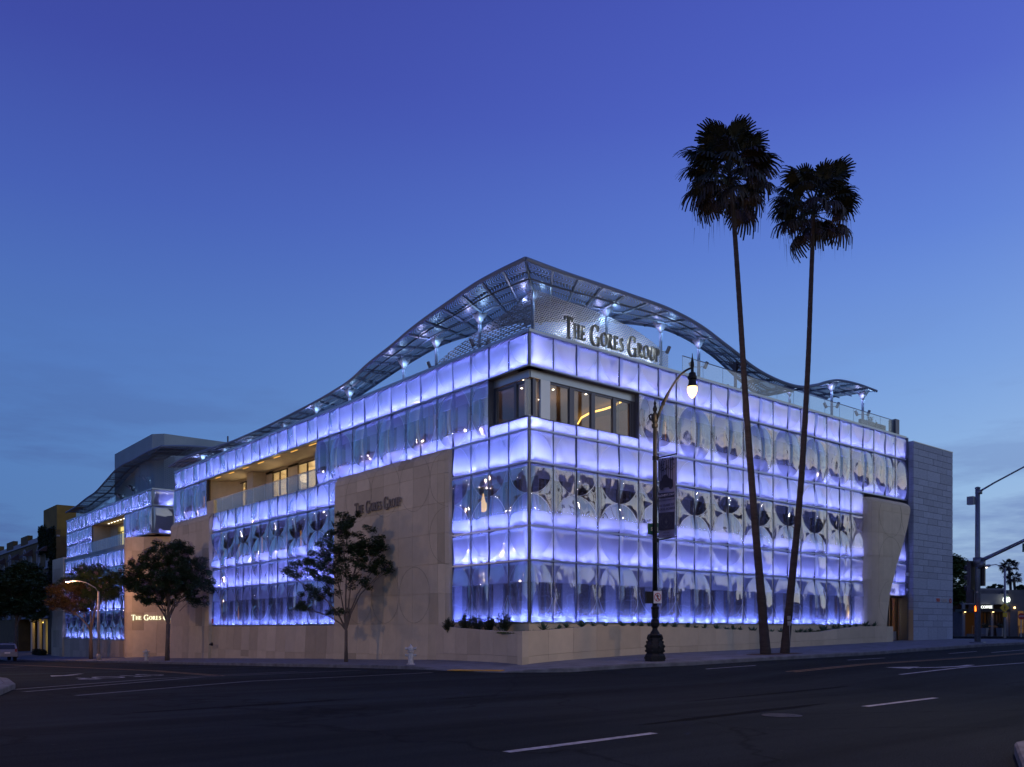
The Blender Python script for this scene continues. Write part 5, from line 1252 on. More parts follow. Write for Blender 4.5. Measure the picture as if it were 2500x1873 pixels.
def palm(base, trunk, r0, r1, crown, label, n_leaf, scale, seed, group, vr=1.0):
    r = random.Random(seed); P = empty('fan_palm', base, label, 'palm tree', group)
    bx_, by_, bz_ = base; b = MB(); pts = []; rs = []
    xs_ = [p[2] for p in trunk]; H = xs_[-1] - xs_[0]; n = 90
    for i in range(n + 1):
        z = xs_[0] + H * i / n; pts.append((smooth_ip(z, xs_, [p[0] for p in trunk]) - bx_, smooth_ip(z, xs_, [p[1] for p in trunk]) - by_, z - bz_))
        t = i / n; rr = r1 + (r0 - r1) * (.55 * (1 - t) + .45 * math.exp(-t * 9)); rs.append(rr * (1 + .05 * (i % 2) + .04 * noise.noise(Vector((i * .4, seed, 0)))))
    b.tube(pts, rs, 12); b.build('trunk', M['palm_bark'], P, True)
    cx, cy, cz = pts[-1]
    for i in range(n_leaf):
        t = (i + .5) / n_leaf; az = i * 2.39996 + r.uniform(-.3, .3)
        el_ = radians(68 - 92 * t ** .9 + r.uniform(-12, 12))       # upright in the middle, hanging at the skirt
        k = 3 if (t > .8 and r.random() < .5) else (0 if t < .25 else (1 if t < .5 else r.choice([1, 2, 4])))
        s = scale * r.uniform(.85, 1.12) * (1.0 if t > .15 else .85)
        o = inst('frond', FANS[k], P, (cx, cy, cz + (.35 - t * .8) * scale * vr), (r.uniform(-.5, .5), -el_, az), (s, s, s))
    f = MB()
    for i in range(260):    # flower stalks and frayed fibres hanging in the crown
        a = r.uniform(0, 2 * pi); d = r.uniform(.1, 1.6) * scale; z = cz + r.uniform(-1.5, .8) * scale; L_ = r.uniform(.3, 1.1) * scale
        x, y = cx + d * cos(a), cy + d * sin(a); w = .012
        f.quad((x - w, y, z), (x + w, y, z), (x + r.uniform(-.1, .1), y, z - L_))
    f.build('hanging_fibre', M['palm_dead'], P, kind='stuff')
    return P
p1t = [(8.31, -6.29, .35), (8.15, -6.15, 3.13), (7.97, -6.0, 5.84), (7.65, -5.74, 11.24), (7.38, -5.52, 16.64), (7.17, -5.35, 20.42), (7.06, -5.26, 21.6)]
palm((8.31, -6.29, gz(8.31, -6.29)), p1t, .235, .088, None, 'taller fan palm on the left of the leaning pair by the kerb', 56, 1.2, 5, 'fan palms on the pavement', 1.0)
p2t = [(9.65, -6.34, .35), (9.79, -6.46, 2.25), (10.08, -6.69, 5.93), (10.26, -6.84, 8.68), (10.46, -7.01, 13.28), (10.57, -7.1, 16.96), (10.68, -7.18, 20.6)]
palm((9.65, -6.34, gz(9.65, -6.34)), p2t, .215, .085, None, 'shorter fan palm on the right of the leaning pair by the kerb', 48, 1.08, 9, 'fan palms on the pavement', .9)
b = MB()
for x, y in ((8.31, -6.29), (9.65, -6.34)):
    b.quad(*[(x + .95 * cos(a) * (1 + .1 * sin(3 * a)), y + .75 * sin(a), gz(x + .95 * cos(a), y + .75 * sin(a)) + .012) for a in [2*pi*k/16 for k in range(16)]])
b.build('tree_pit', M['soil'], pv)
b = MB(); b.box(-.07, .07, -.05, .05, 0, .2); b.box(-.06, .06, -.05, .05, .25, .42); b.tube([(0, 0, -.9), (0, 0, 0)], .015, 5)
tb_ = b.build('trunk_box', M['galv']); tb_.location = (9.52, -6.68, 1.75); tb_.rotation_euler = (0, radians(-5), 0); tag(tb_, 'small grey electrical boxes strapped to the shorter palm trunk', 'electrical box')

# ================================================================== BROADLEAF TREES
def leaf_cloud(b, c, r, n, rnd, size=.11, flat=.8):
    for _ in range(n):
        th = rnd.uniform(0, 2 * pi); ph = math.acos(rnd.uniform(-1, 1)); rr = rnd.random() ** .45
        x, y, z = c[0] + r[0] * rr * sin(ph) * cos(th), c[1] + r[1] * rr * sin(ph) * sin(th), c[2] + r[2] * rr * cos(ph)
        s = size * rnd.uniform(.6, 1.3); a = rnd.uniform(0, 2 * pi); t = rnd.uniform(-1.0, 1.0); ca, sa = cos(a), sin(a)
        ux, uy, uz = ca * s, sa * s, t * s * .5; vx, vy, vz = -sa * s * .5, ca * s * .5, rnd.uniform(-.5, .5) * s
        b.quad((x - ux, y - uy, z - uz), (x - vx, y - vy, z - vz), (x + ux, y + uy, z + uz), (x + vx, y + vy, z + vz))
def tree(name, base, label, fork, lobes, seed, trunk_r=.10, leaf='leaf', flowers=None, density=170, size=.10, group=None, lean=(0, 0), cat='tree', twig=True, warm=None, clump=.42):
    """lobes: (dx,dy,dz,rx,rz) ellipsoids in which leafy twigs are scattered"""
    r = random.Random(seed); T = empty(name, base, label, cat, group); b = MB(); fz = fork
    b.tube([(0, 0, -.1), (lean[0] * .4, lean[1] * .4, fz * .5), (lean[0], lean[1], fz)], [trunk_r * 1.25, trunk_r, trunk_r * .95], 8)
    f = MB(); fl = MB(); fw = MB(); clumps = []; li = 0
    for lx, ly, lz, rx, rz in lobes:
        nb = max(5, int(26 * rx * rz)); 
        for i in range(nb):
            th = r.uniform(0, 2*pi); ph = math.acos(r.uniform(-.9, 1)); rr = r.random() ** .4
            clumps.append((lx + rx * rr * sin(ph) * cos(th), ly + rx * rr * sin(ph) * sin(th), lz + rz * rr * cos(ph), r.uniform(.6, 1.15)))
        mid = (lx * .36 + lean[0] + r.uniform(-.12, .12), ly * .36 + lean[1], fz + (lz - fz) * .55)
        li += 1
        if li % 2: b.tube([(lean[0], lean[1], fz - .05), (lx * .12 + lean[0], ly * .12 + lean[1], fz + (lz - fz) * .25), mid, (lx, ly, lz)], [trunk_r * .62, trunk_r * .46, trunk_r * .34, trunk_r * .14], 5, cap=False)
        for c in clumps[-nb:]:
            if r.random() < .3: b.tube([mid if r.random() < .5 else (lx, ly, lz - .1), ((mid[0] + c[0]) / 2, (mid[1] + c[1]) / 2, (mid[2] + c[2]) / 2 + .05), c[:3]], [trunk_r * .2, trunk_r * .13, trunk_r * .05], 3, cap=False)
    b.build('trunk', M['bark'], T, True)
    for x, y, z, k in clumps:
        tgt = fw if (warm and warm(x, y, z)) else f  # clumps on the lamp side take the leaf colour with lamplight painted in
        leaf_cloud(tgt, (x, y, z), (clump * k, clump * k, clump * k * .75), int(density * k), r, size)
        if flowers and r.random() < flowers and z > fork + .6: leaf_cloud(fl, (x, y, z + clump * .5), (.2, .2, .26), 90, r, .045)
    f.build('crown', M[leaf], T)
    if fw.f: fw.build('crown', M['leaf_lamplit'], T)
    if fl.f: fl.build('blossom', M['flower'], T)
    return T
g = lambda x, y: (x, y, gz(x, y))
# (the crowns are set out along the street: 'a' along the view, i.e. east-ish)
EX, EY = cos(YAW), -sin(YAW)
def lob(l): return [(a * EX + c * sin(YAW), a * EY + c * cos(YAW), z, rx, rz) for a, c, z, rx, rz in l]
tree('crape_myrtle', g(-2.43, 11.77), 'open airy young street tree with a forked trunk before the lettered stone wall', 1.7,
     lob([(-.2, 0, 6.6, .85, 1.1), (.15, .3, 7.4, .55, .8), (-1.0, 0, 5.6, 1.1, .8), (-2.0, -.2, 4.9, .95, .45), (-2.9, 0, 4.5, .55, .3), (-1.5, 0, 3.6, 1.1, .45), (-2.4, .2, 2.9, .6, .25), (-.6, -.6, 4.6, 1.0, .7), (1.0, 0, 6.2, .75, .9), (1.7, .2, 5.9, .55, .7), (1.5, 0, 5.0, .6, .7), (.7, .4, 4.2, .7, .5), (2.1, 0, 5.0, .35, .4), (.5, 0, 5.4, .8, .9), (-.5, 0, 2.6, .7, .2)]), 21, .085, density=170, size=.058, flowers=.03, clump=.30)
tree('crape_myrtle', g(-3.25, 36.95), 'dense round crape myrtle with pink blossom in front of the glowing letters', 2.7,
     lob([(0, 0, 7.3, 1.8, 1.5), (-1.9, 0, 6.3, 1.6, 1.3), (1.8, 0, 6.5, 1.5, 1.3), (-1.2, .4, 5.2, 1.7, .9), (1.4, .3, 5.3, 1.8, .9), (.2, -.6, 5.8, 1.8, 1.1), (.6, 0, 8.1, 1.2, .7), (2.9, 0, 5.6, .6, .5), (-2.6, 0, 5.5, .6, .7), (2.2, 0, 4.4, .8, .4), (-.6, 0, 4.3, 1.2, .4)]), 22, .15, density=190, size=.075, flowers=.45, group=None, lean=(.1, .1), clump=.40)
tree('crape_myrtle', g(-2.08, 62.4), 'crape myrtle lit rusty orange on one side by the side street lamp', 2.6,
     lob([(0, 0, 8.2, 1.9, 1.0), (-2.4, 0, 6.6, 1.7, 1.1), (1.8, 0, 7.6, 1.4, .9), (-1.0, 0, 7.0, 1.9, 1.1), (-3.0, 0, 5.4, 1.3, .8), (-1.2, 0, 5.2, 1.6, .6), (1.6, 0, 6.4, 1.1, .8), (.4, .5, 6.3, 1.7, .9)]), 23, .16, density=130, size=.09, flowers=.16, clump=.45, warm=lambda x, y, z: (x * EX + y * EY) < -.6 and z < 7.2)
tree('street_tree', g(-3.4, 90.6), 'dark street tree before the ochre house at the far left', 3.6,
     lob([(0, 0, 9.0, 2.4, 1.8), (-2.2, 0, 8.0, 2.2, 1.8), (2.0, 0, 8.6, 2.0, 2.0), (-.8, 0, 6.4, 2.6, 1.6), (1.9, 0, 6.0, 1.8, 1.6), (-3, 0, 6, 1.8, 1.6), (1.2, 0, 10.6, 1.5, 1.0)]), 24, .2, density=70, size=.2, clump=.6)
tree('crape_myrtle', g(-20.4, 19.4), 'tree whose blossoming branch tips reach in at the left edge of the picture', 2.6,
     [(0, 0, 6.6, 1.7, 1.4), (1.9, 0, 8.0, .8, .35), (1.7, 0, 6.7, .7, .25), (2.7, .1, 8.2, .5, .22), (2.75, .1, 6.75, .45, .16), (-1.5, 0, 6.5, 1.6, 1.4)], 25, .14, density=130, size=.075, flowers=.2, clump=.28)
def box_tree(name, base, label, fork, H, R, seed):
    r = random.Random(seed); T = empty(name, base, label, 'tree'); b = MB()
    b.tube([(0, 0, -.1), (-.15, 0, fork * .5), (.12, 0, fork)], [.22, .16, .18], 8); b.tube([(.12, 0, fork), (0, 0, fork + 1.6)], [.15, .05], 6); b.build('trunk', M['bark'], T, True)
    f = MB(); zc = fork + (H - fork) * .5
    for i in range(200):
        th = r.uniform(0, 2*pi); u = r.uniform(-1, 1); rr = .82 + .2 * r.random(); prof = (1 - abs(u) ** 2.6) ** .5 * (1.04 if u < .1 else 1 - .15 * u)
        leaf_cloud(f, (R * prof * rr * cos(th), R * prof * rr * sin(th), zc + u * (H - fork) / 2), (.5, .5, .42), 60, r, .13)
    f.build('crown', M['ficus'], T); return T
box_tree('ficus_tree', (51.3, 5.3, gz(51.3, 5.3)), 'round clipped ficus tree just right of the stone tower', 2.9, 6.9, 2.0, 31)

# ------------------------------------------------------------------ planting
def bush(base, label, seed, R, H, group):
    r = random.Random(seed); T = empty('shrub', base, label, 'shrub', group); b = MB()
    for i in range(26):
        a = r.uniform(0, 2*pi); d = R * r.random(); x, y, z = d * cos(a), d * sin(a), H * r.uniform(.55, 1.0) * (1 - .35 * d / R)
        b.tube([(x * .2, y * .2, 0), (x, y, z)], .008, 3, cap=False)
        for _ in range(46):
            t = r.uniform(.25, 1.05); a2 = r.uniform(0, 2*pi); l = r.uniform(.04, .09); px, py, pz = x * (.2 + .8 * t), y * (.2 + .8 * t), z * t
            b.quad((px, py, pz), (px + l * cos(a2) - .02 * sin(a2), py + l * sin(a2) + .02 * cos(a2), pz + l * .6), (px + 1.5 * l * cos(a2), py + 1.5 * l * sin(a2), pz + l * .9), (px + l * cos(a2) + .02 * sin(a2), py + l * sin(a2) - .02 * cos(a2), pz + l * .5))
    b.build('foliage', M['bush'], T); return T
for i, (y, R, H, lb) in enumerate(((5.15, .36, .62, 'small round shrub standing alone against the curved stone wall'), (3.85, .48, .82, 'shrub second from the stone wall under the lit corner glass'), (3.05, .50, .78, 'bushy shrub in the middle of the planter row at the corner'), (2.05, .46, .66, 'lower shrub between two taller ones in the corner planter'), (.95, .55, .85, 'bushy shrub nearest the building corner'))):
    bush((-.6, y, 1.42), lb, 40 + i, R, H * 1.22, 'shrubs in the corner planter')
def agave_mesh(seed):
    r = random.Random(seed); b = MB()
    for i in range(14):
        a = i * 2.4; l = r.uniform(.15, .26); e = r.uniform(.3, 1.2); w = .03
        x, y, z = l * cos(a) * cos(e), l * sin(a) * cos(e), l * sin(e); b.quad((0, 0, 0), (x * .5 - w * sin(a), y * .5 + w * cos(a), z * .55), (x, y, z), (x * .5 + w * sin(a), y * .5 - w * cos(a), z * .55))
    return b.mesh('rosette', M['agave'])
AG = [agave_mesh(i) for i in range(3)]; ar_ = random.Random(8); s = pl_[3] + 1.6; i = 0
while s < pl_[-1] - .8:
    x, y = wall_xy(s); t = bpy.data.objects.new('succulent', AG[i % 3]); COL.objects.link(t); t.location = (x, y + ar_.uniform(.42, .8), wtop(s) - .04); k = ar_.uniform(1.2, 1.9); t.scale = (k, k, k); t.rotation_euler = (0, 0, ar_.uniform(0, 6))
    tag(t, 'small spiky green rosette in the row along the planter below the glass', 'plant', 'rosette plants along the planter'); s += ar_.uniform(.55, 1.0); i += 1
b = MB(); gr = random.Random(2)
for _ in range(9000):
    s = gr.uniform(0, pl_[-1]); x, y = wall_xy(s)
    if y < -.9: px, py = x + .1, y + gr.uniform(.32, max(.4, -y - .1))
    else: px, py = x + gr.uniform(.25, max(.3, -x - .05)), y
    z = wtop(s) - .10; h = gr.uniform(.03, .09); a = gr.uniform(0, 6.28); b.quad((px, py, z), (px + .03 * cos(a), py + .03 * sin(a), z + h), (px + .02 * sin(a), py - .02 * cos(a), z + h * .7))
tag(b.build('groundcover', M['grass']), 'low green groundcover filling the planter', 'groundcover', kind='stuff')
for x, y, zz, lb in ((31.4, 1.4, 15.4, 'dark rounded shrub on the roof terrace beside the end post'), (29.0, 1.6, 15.0, 'low spiky shrub on the roof terrace behind the glass rail')):
    bush((x, y, 14.45), lb, int(x), .75 if x > 30 else .5, 1.9 if x > 30 else 1.0, 'roof terrace shrubs')

# ================================================================== HYDRANTS
def hydrant(x, y, label, H=.86):
    T = empty('fire_hydrant', (x, y, gz(x, y)), label, 'hydrant', 'fire hydrants on the side street pavement')
    k = H / .86; b = MB(); b.lathe([(.17, 0), (.17, .04), (.125, .06), (.12, .12), (.115, .50), (.15, .52), (.15, .56), (.12, .58)], n=14); b.build('barrel', M['hydrant'], T)
    b = MB(); b.lathe([(.12, .58), (.14, .62), (.13, .70), (.09, .77), (.04, .80), (.035, .86), (.01, .87)], n=14); b.build('bonnet', M['hydrant'], T)
    for a, zz in ((YAW * -1, .40), (YAW * -1 + pi, .40), (-pi / 2 - YAW, .66), (YAW * -1, .68), (YAW * -1 + pi, .68)):
        b = MB(); c, s_ = cos(a), sin(a); b.tube([(c * .08, s_ * .08, zz), (c * .19, s_ * .19, zz)], .05, 8); b.tube([(c * .18, s_ * .18, zz), (c * .235, s_ * .235, zz)], .065, 6); b.build('nozzle', M['hydrant'], T)
    return T
hydrant(-4.47, 2.51, 'pale fire hydrant near the street corner before the plain stone wall')
hydrant(-3.82, 39.93, 'fire hydrant further down the side street beside the blossoming tree')

# ================================================================== SIDE STREET LAMP
T = empty('street_lamp', g(-3.38, 54.66), 'slim concrete street lamp with a lit orange head in the side street', 'street lamp')
b = MB(); b.lathe([(.20, 0), (.21, .45), (.15, .5), (.12, .55)], n=8); b.tube([(0, 0, .5), (0, 0, 6.05)], [.125, .085], 10); b.build('pole', M['concrete_pole'], T, True)
b = MB(); pts = [(0, 0, 5.95), (-.25, .1, 6.4), (-.9, .5, 6.85), (-1.5, .95, 7.0), (-2.0, 1.3, 6.98)]; b.tube(pts, .035, 6); b.build('arm', M['galv'], T, True)
b = MB(); b.lathe([(.02, .10), (.14, .06), (.17, 0), (.16, -.04)], (-2.2, 1.45, 6.95), 10); b.tube([(-1.9, 1.2, 6.98), (-2.15, 1.4, 6.98)], [.05, .09], 6); b.build('head', M['galv'], T)
b = MB(); b.lathe([(.15, -.05), (.12, -.10), (.02, -.12)], (-2.2, 1.45, 6.95), 10); b.build('lens', M['sodium'], T)
lamp('lamp_light', 'POINT', (-2.2, 1.45, 6.6), 850, (1.0, .50, .26), T, shadow_soft_size=.15)

# ================================================================== TRAFFIC SIGNAL POLE
T = empty('traffic_signal', g(28.28, -6.91), 'dark steel signal pole with two rising mast arms at the right edge', 'traffic signal')
hz = gz(28.28, -6.91); b = MB(); b.box(-.33, .33, -.33, .33, -.02, .06); b.tube([(0, 0, 0), (0, 0, 8.95)], [.165, .125], 12); b.lathe([(.13, 8.9), (.15, 8.95), (.15, 9.0), (.05, 9.04)], n=12)
b.build('pole', M['signal_steel'], T, True)
b = MB(); b.tube([(0, -.1, 4.72), (0, -1.0, 5.1), (0, -2.5, 5.75), (0, -6, 6.6), (0, -11, 7.1)], [.115, .105, .095, .08, .06], 10); b.tube([(0, 0, 4.4), (0, -.35, 4.65)], [.2, .15], 8); b.box(-.16, .16, -.22, .2, 4.45, 4.95); b.build('mast_arm', M['signal_steel'], T, True)
b = MB(); b.tube([(0, -.1, 8.75), (0, -.9, 9.15), (0, -2.5, 9.85), (0, -4, 10.2)], [.06, .05, .045, .04], 8); b.box(-.1, .1, -.22, .1, 8.6, 8.85); b.build('luminaire_arm', M['signal_steel'], T, True)
b = MB(); b.box(-.50, -.16, .05, .40, 8.0, 8.46); b.build('control_box', M['signal_steel'], T)
b = MB(); b.box(-.42, .30, .20, .42, 2.95, 4.75); b.box(-.36, -.22, .1, .5, 2.3, 3.1); b.box(.16, .34, -.30, .1, 3.3, 4.78)
for z in (3.2, 3.8, 4.35): b.tube([(-.1, .42, z), (-.1, .65, z)], .17, 8)
b.build('signal_head', M['sign_black'], T)
b = MB(); b.box(-.48, -.16, .0, .3, 1.75, 2.2); b.build('pedestrian_signal', M['sign_black'], T)
b = MB(); f = lambda x, z, d: (-.47 + x, -.02 - d, 1.80 + z)
b.prism([(.05, .02), (.20, .02), (.24, .16), (.20, .18), (.18, .34), (.15, .34), (.145, .2), (.13, .2), (.125, .36), (.095, .36), (.09, .2), (.05, .33), (.03, .32), (.04, .15)], f, .006); b.build('hand_symbol', M['hand'], T)
b = MB(); b.box(-.24, -.18, -.1, 0, 2.9, 3.0); b.build('push_button', M['galv'], T)
sn = empty('street_name_sign', (28.28, -9.3, hz + 5.1), 'green street name sign hanging from the mast arm at the right edge', 'street sign', rz=0)
b = MB(); b.box(-.02, .0, -1.85, .0, -.0, .48); b.build('plate', M['sign_green'], sn)
b = MB(); b.tube([(-.01, -.3, .48), (-.01, -.3, .62)], .02, 5); b.tube([(-.01, -1.5, .48), (-.01, -1.5, .9)], .02, 5); b.build('hanger', M['galv'], sn)
put_text('Santa Monica', .26, M['sign_white'], sn, (-.026, -.95, .24), (pi / 2, 0, -pi / 2), depth=.003)

# ================================================================== FIRE CONNECTIONS, SMALL WALL PLATES
for i, (x, y, z, lb) in enumerate(((.62, 59.3, -.3, 'small dark pipe connection low on the far stone wall left of the bay'), (-.58, 35.2, .5, 'small dark pipe connection low on the stone wall right of the blossoming tree'))):
    T = empty('hose_connection', (x, y, z), lb, 'pipe connection', 'hose connections on the stone wall'); b = MB(); b.box(-.03, .0, -.2, .2, -.12, .12); b.build('plate', M['bronze'], T)
    b = MB(); b.tube([(-.03, .08, 0), (-.16, .08, -.03)], .06, 8); b.tube([(-.03, -.08, 0), (-.16, -.08, -.03)], .06, 8); b.build('nozzle', M['bronze'], T)
for i, (x, y, z, lb) in enumerate(((.60, 59.3, 2.4, 'small dark plate on the far stone wall above the pipe connection'), (-.52, 35.3, 2.2, 'small red plate on the stone wall right of the blossoming tree'), (-.46, 10.0, .35, 'round drain cap low on the stone wall right of the young street tree'))):
    b = MB(); b.box(-.02, .03, -.1, .1, -.17, .17) if i < 2 else b.tube([(-.04, 0, 0), (.1, 0, 0)], .10, 12)
    o = b.build('wall_plate' if i < 2 else 'drain_cap', M['sign_red'] if i == 1 else M['bronze']); o.location = (x, y, z); tag(o, lb, 'wall fitting')

# ================================================================== FAR LEFT: OCHRE HOUSE
OX = 1.5; zb = -2.0
OH = empty('ochre_house', (OX, 92.8, zb), 'ochre stucco hotel with ivy, awnings and arched windows at the far left', 'building')
A = lambda b, n, m, **k: b.build(n, M[m] if isinstance(m, str) else m, OH, world=True, **k)
b = MB(); Ys = [92.8, 136]
b.box(OX, OX + 12, 92.8, 136, 3.0, 13.4); b.box(OX, OX + 12, 92.8, 97.5, zb, 3.0); b.box(OX + 2.6, OX + 12, 97.5, 116, zb, 3.0); b.box(OX, OX + 12, 116, 136, zb, 3.0); A(b, 'wall', 'yellow_wall')
for y0, y1, z in ((92.8, 98.7, 14.2), (98.9, 100.4, 14.75), (108.9, 113.6, 14.75), (119, 124, 14.75), (129.5, 134, 14.75)):
    b = MB(); b.box(OX - .12, OX + .5, y0, y1, 13.4, z); A(b, 'parapet', 'yellow_wall')
b = MB(); b.box(OX - .15, OX + .4, 92.7, 136, 13.3, 13.5); b.box(OX - .1, OX + .3, 100.4, 108.9, 13.5, 13.95); b.box(OX - .1, OX + .3, 113.6, 119, 13.5, 13.95); b.box(OX - .1, OX + .3, 124, 129.5, 13.5, 13.95); A(b, 'cornice', 'trim')
b = MB(); b.box(4, 12, 104, 112, 13.4, 18.75); A(b, 'roof_tower', 'ochre_tower')
def ywin(y, z0, z1, w=1.9, arch=False, awn=True):
    f = MB(); x = OX - .10; f.box(x, OX, y - w/2, y - w/2 + .22, z0, z1); f.box(x, OX, y + w/2 - .22, y + w/2, z0, z1); f.box(x, OX, y - w/2, y + w/2, z1 - .15, z1); f.box(x - .15, OX, y - w/2 - .15, y + w/2 + .15, z0 - .2, z0); f.box(x, OX, y - w/2, y + w/2, z0, z0 + .75); f.box(x + .02, OX, y - .06, y + .06, z0, z1)
    if arch:
        for i in range(9):
            a0, a1 = pi * i / 9, pi * (i + 1) / 9; r = w / 2
            f.prism([(y + r * cos(a0), z1 + r * sin(a0)), (y + r * cos(a1), z1 + r * sin(a1)), (y + (r - .25) * cos(a1), z1 + (r - .25) * sin(a1)), (y + (r - .25) * cos(a0), z1 + (r - .25) * sin(a0))], lambda a, c, d: (x + d, a, c), .1)
    o = A(f, 'window', 'trim')
    g_ = MB(); g_.box(OX - .04, OX - .02, y - w/2 + .2, y + w/2 - .2, z0 + .75, z1 - .1 + (w * .3 if arch else 0)); q = g_.mesh('pane', M['car_glass'], False, parent_loc(o)); p = bpy.data.objects.new('pane', q); COL.objects.link(p); p.parent = o
    if awn:
        a = MB(); a.quad((OX, y - w * .62, z1 + .45), (OX, y + w * .62, z1 + .45), (OX - 1.25, y + w * .62, z1 - .55), (OX - 1.25, y - w * .62, z1 - .55)); a.quad((OX, y - w * .62, z1 + .45), (OX - 1.25, y - w * .62, z1 - .55), (OX, y - w * .62, z1 - .55)); a.quad((OX - 1.25, y - w * .62, z1 - .55), (OX - 1.25, y + w * .62, z1 - .55), (OX - 1.25, y + w * .62, z1 - .8), (OX - 1.25, y - w * .62, z1 - .8)); A(a, 'awning', 'awning')
for y in (97.5, 102.6, 107.6, 111.4, 116.5, 122, 127.0, 132):
    arched = y in (102.6, 111.4, 122, 132)
    ywin(y, 9.7, 12.2 if not arched else 12.0, 1.9, arch=arched, awn=not arched)
    ywin(y, 6.4, 8.6, 1.9, awn=not arched); ywin(y, 3.3, 5.3, 1.9, awn=(y > 105 and not arched))
b = MB(); iv = random.Random(6)
for i in range(300):
    y = 92.9 + iv.random() ** 1.3 * 9.0; top = 14.9 if y > 98 else 14.3; z = top - iv.random() ** 1.2 * (9 if y < 96.2 else (3.2 if y < 102 else 2))
    leaf_cloud(b, (OX - .15, y, z), (.16, .5, .5), 45, iv, .15)
A(b, 'ivy', 'ivy', kind='stuff')
for y in (100.2, 103.6, 107.8):
    b = MB(); b.tube([(OX + .3, y, zb), (OX + .3, y, 2.7)], .27, 12); b.box(OX - .05, OX + .65, y - .35, y + .35, 2.7, 3.0); b.box(OX - .05, OX + .65, y - .35, y + .35, zb, zb + .2); A(b, 'porch_column', 'tan_column')
b = MB(); b.box(OX + 2.45, OX + 2.6, 97.6, 99.8, -1.0, 2.2); A(b, 'porch_window', 'porch_glow')
b = MB(); b.box(OX + 2.4, OX + 2.45, 98.6, 98.7, -1.0, 2.2); b.box(OX + 2.4, OX + 2.45, 101, 102.5, -1.9, 2.0); A(b, 'porch_door', 'trim')
b = MB()
for y in (100.9, 104.4, 107): b.box(OX + .9, OX + 1.1, y, y + .2, 2.5, 2.65)
A(b, 'porch_lamp', 'warm_porch')
for y in (101.9, 106): lamp('porch_light', 'POINT', (OX + 1.0 - OX, y - 92.8, 2.2 - zb), 26, (1.0, .60, .12), OH, shadow_soft_size=.15)
hd = MB(); hr = random.Random(12)
for i in range(60): leaf_cloud(hd, (.2, 93.5 + i * .08, -1.35), (.5, .4, .5), 50, hr, .12)
ho = hd.build('hedge', M['ivy']); tag(ho, 'dark clipped hedge in front of the ochre hotel porch', 'hedge')

# ------------------------------------------------------------------ parked SUV seen from behind
SX, SY = -7.0, 75.0; sz = gz(SX, SY) - .15
SV = empty('parked_suv', (SX, SY, sz), 'white parked sport utility vehicle seen from behind at the left edge', 'car')
b = MB(); W2 = .98
prof = [(0, .45), (0, 1.02), (.10, 1.20), (.35, 1.78), (.8, 1.86), (3.0, 1.84), (3.9, 1.25), (4.9, 1.08), (5.0, .45)]
def side(y, z):  # tumblehome
    return W2 - (.16 * max(0, z - 1.1) / .75)
L_, R_ = [], []
for y, z in prof: L_.append((-side(y, z), y, z)); R_.append((side(y, z), y, z))
n = len(prof); b.v = L_ + R_
b.f = [tuple(range(n)), tuple(range(n, 2 * n))[::-1]] + [(i, n + i, n + (i + 1) % n, (i + 1) % n) for i in range(n)]
o = b.build('body', M['car_white'], SV)
md_ = o.modifiers.new('bevel', 'BEVEL'); md_.width = .06; md_.segments = 2
b = MB(); b.quad((-.74, .115, 1.25), (.74, .115, 1.25), (.70, .31, 1.70), (-.70, .31, 1.70)); b.v = [(x, y - .03, z) for x, y, z in b.v]; b.build('rear_window', M['car_glass'], SV)
b = MB()
for sx in (-1, 1): b.quad(*[(sx * (side(0, z) + .012), y, z) for y, z in ((.55, 1.25), (3.4, 1.25), (2.95, 1.74), (.75, 1.74))])
b.build('side_window', M['car_glass'], SV)
for sx in (-1, 1):
    b = MB(); b.box(sx * .80 - .10, sx * .80 + .10, -.03, .05, .98, 1.30); b.build('tail_light', M['tail'], SV)
    for yy in (.95, 3.95):
        b = MB(); b.tube([(sx * .72, yy, .36), (sx * .98, yy, .36)], .37, 18); w = b.build('wheel', M['tyre'], SV)
        b = MB(); b.tube([(sx * .975, yy, .36), (sx * .99, yy, .36)], .22, 12); b.build('rim', M['alu'], w)
b = MB(); b.box(-.95, .95, -.12, .1, .48, .72); b.build('bumper', M['car_white'], SV)
b = MB(); b.box(-.26, .26, -.035, -.005, .80, .95); b.build('licence_plate', M['sign_white'], SV)
b = MB(); b.tube([(-.65, .7, 1.93), (-.65, 2.9, 1.92)], .02, 5); b.tube([(.65, .7, 1.93), (.65, 2.9, 1.92)], .02, 5); b.build('roof_rail', M['frame'], SV)
pm = empty('parking_meter', g(-4.6, 88.0), 'parking meter on the kerb beyond the parked car', 'parking meter')
b = MB(); b.tube([(0, 0, 0), (0, 0, 1.3)], .035, 6); b.build('post', M['galv'], pm); b = MB(); b.lathe([(.05, 1.28), (.12, 1.35), (.12, 1.6), (.08, 1.72), (.01, 1.75)], n=10); b.build('head', M['frame'], pm)

# ================================================================== FAR RIGHT: CORNER CAFE
C0 = Vector((-25 + sin(YAW) * 92, -29.04 + cos(YAW) * 92, 0)); K = 92 / 2152.4
RT = Vector((cos(YAW), -sin(YAW), 0)); FWv = Vector((sin(YAW), cos(YAW), 0))
cz = .90
def cpt(px, d=0.0): return C0 + RT * ((px - 1250) * K) + FWv * d
o0 = cpt(2347)
CF = empty('corner_cafe', (o0.x, o0.y, cz), 'low dark corner coffee shop with a warm interior across the far junction', 'building', rz=-YAW)
U = lambda px: (px - 2347) * K
Z = lambda py: 1.55 + (1538 - py) * K - cz
b = MB(); b.box(0, U(2458), .8, 14, Z(1452), Z(1440)); b.box(0, U(2462), 0, 12, Z(1458), Z(1450)); b.box(0, 12.6, 4.0, 12, 0, Z(1450)); b.box(0, .2, 0, 4, 0, Z(1494)); b.build('wall', M['cafe_wall'], CF)
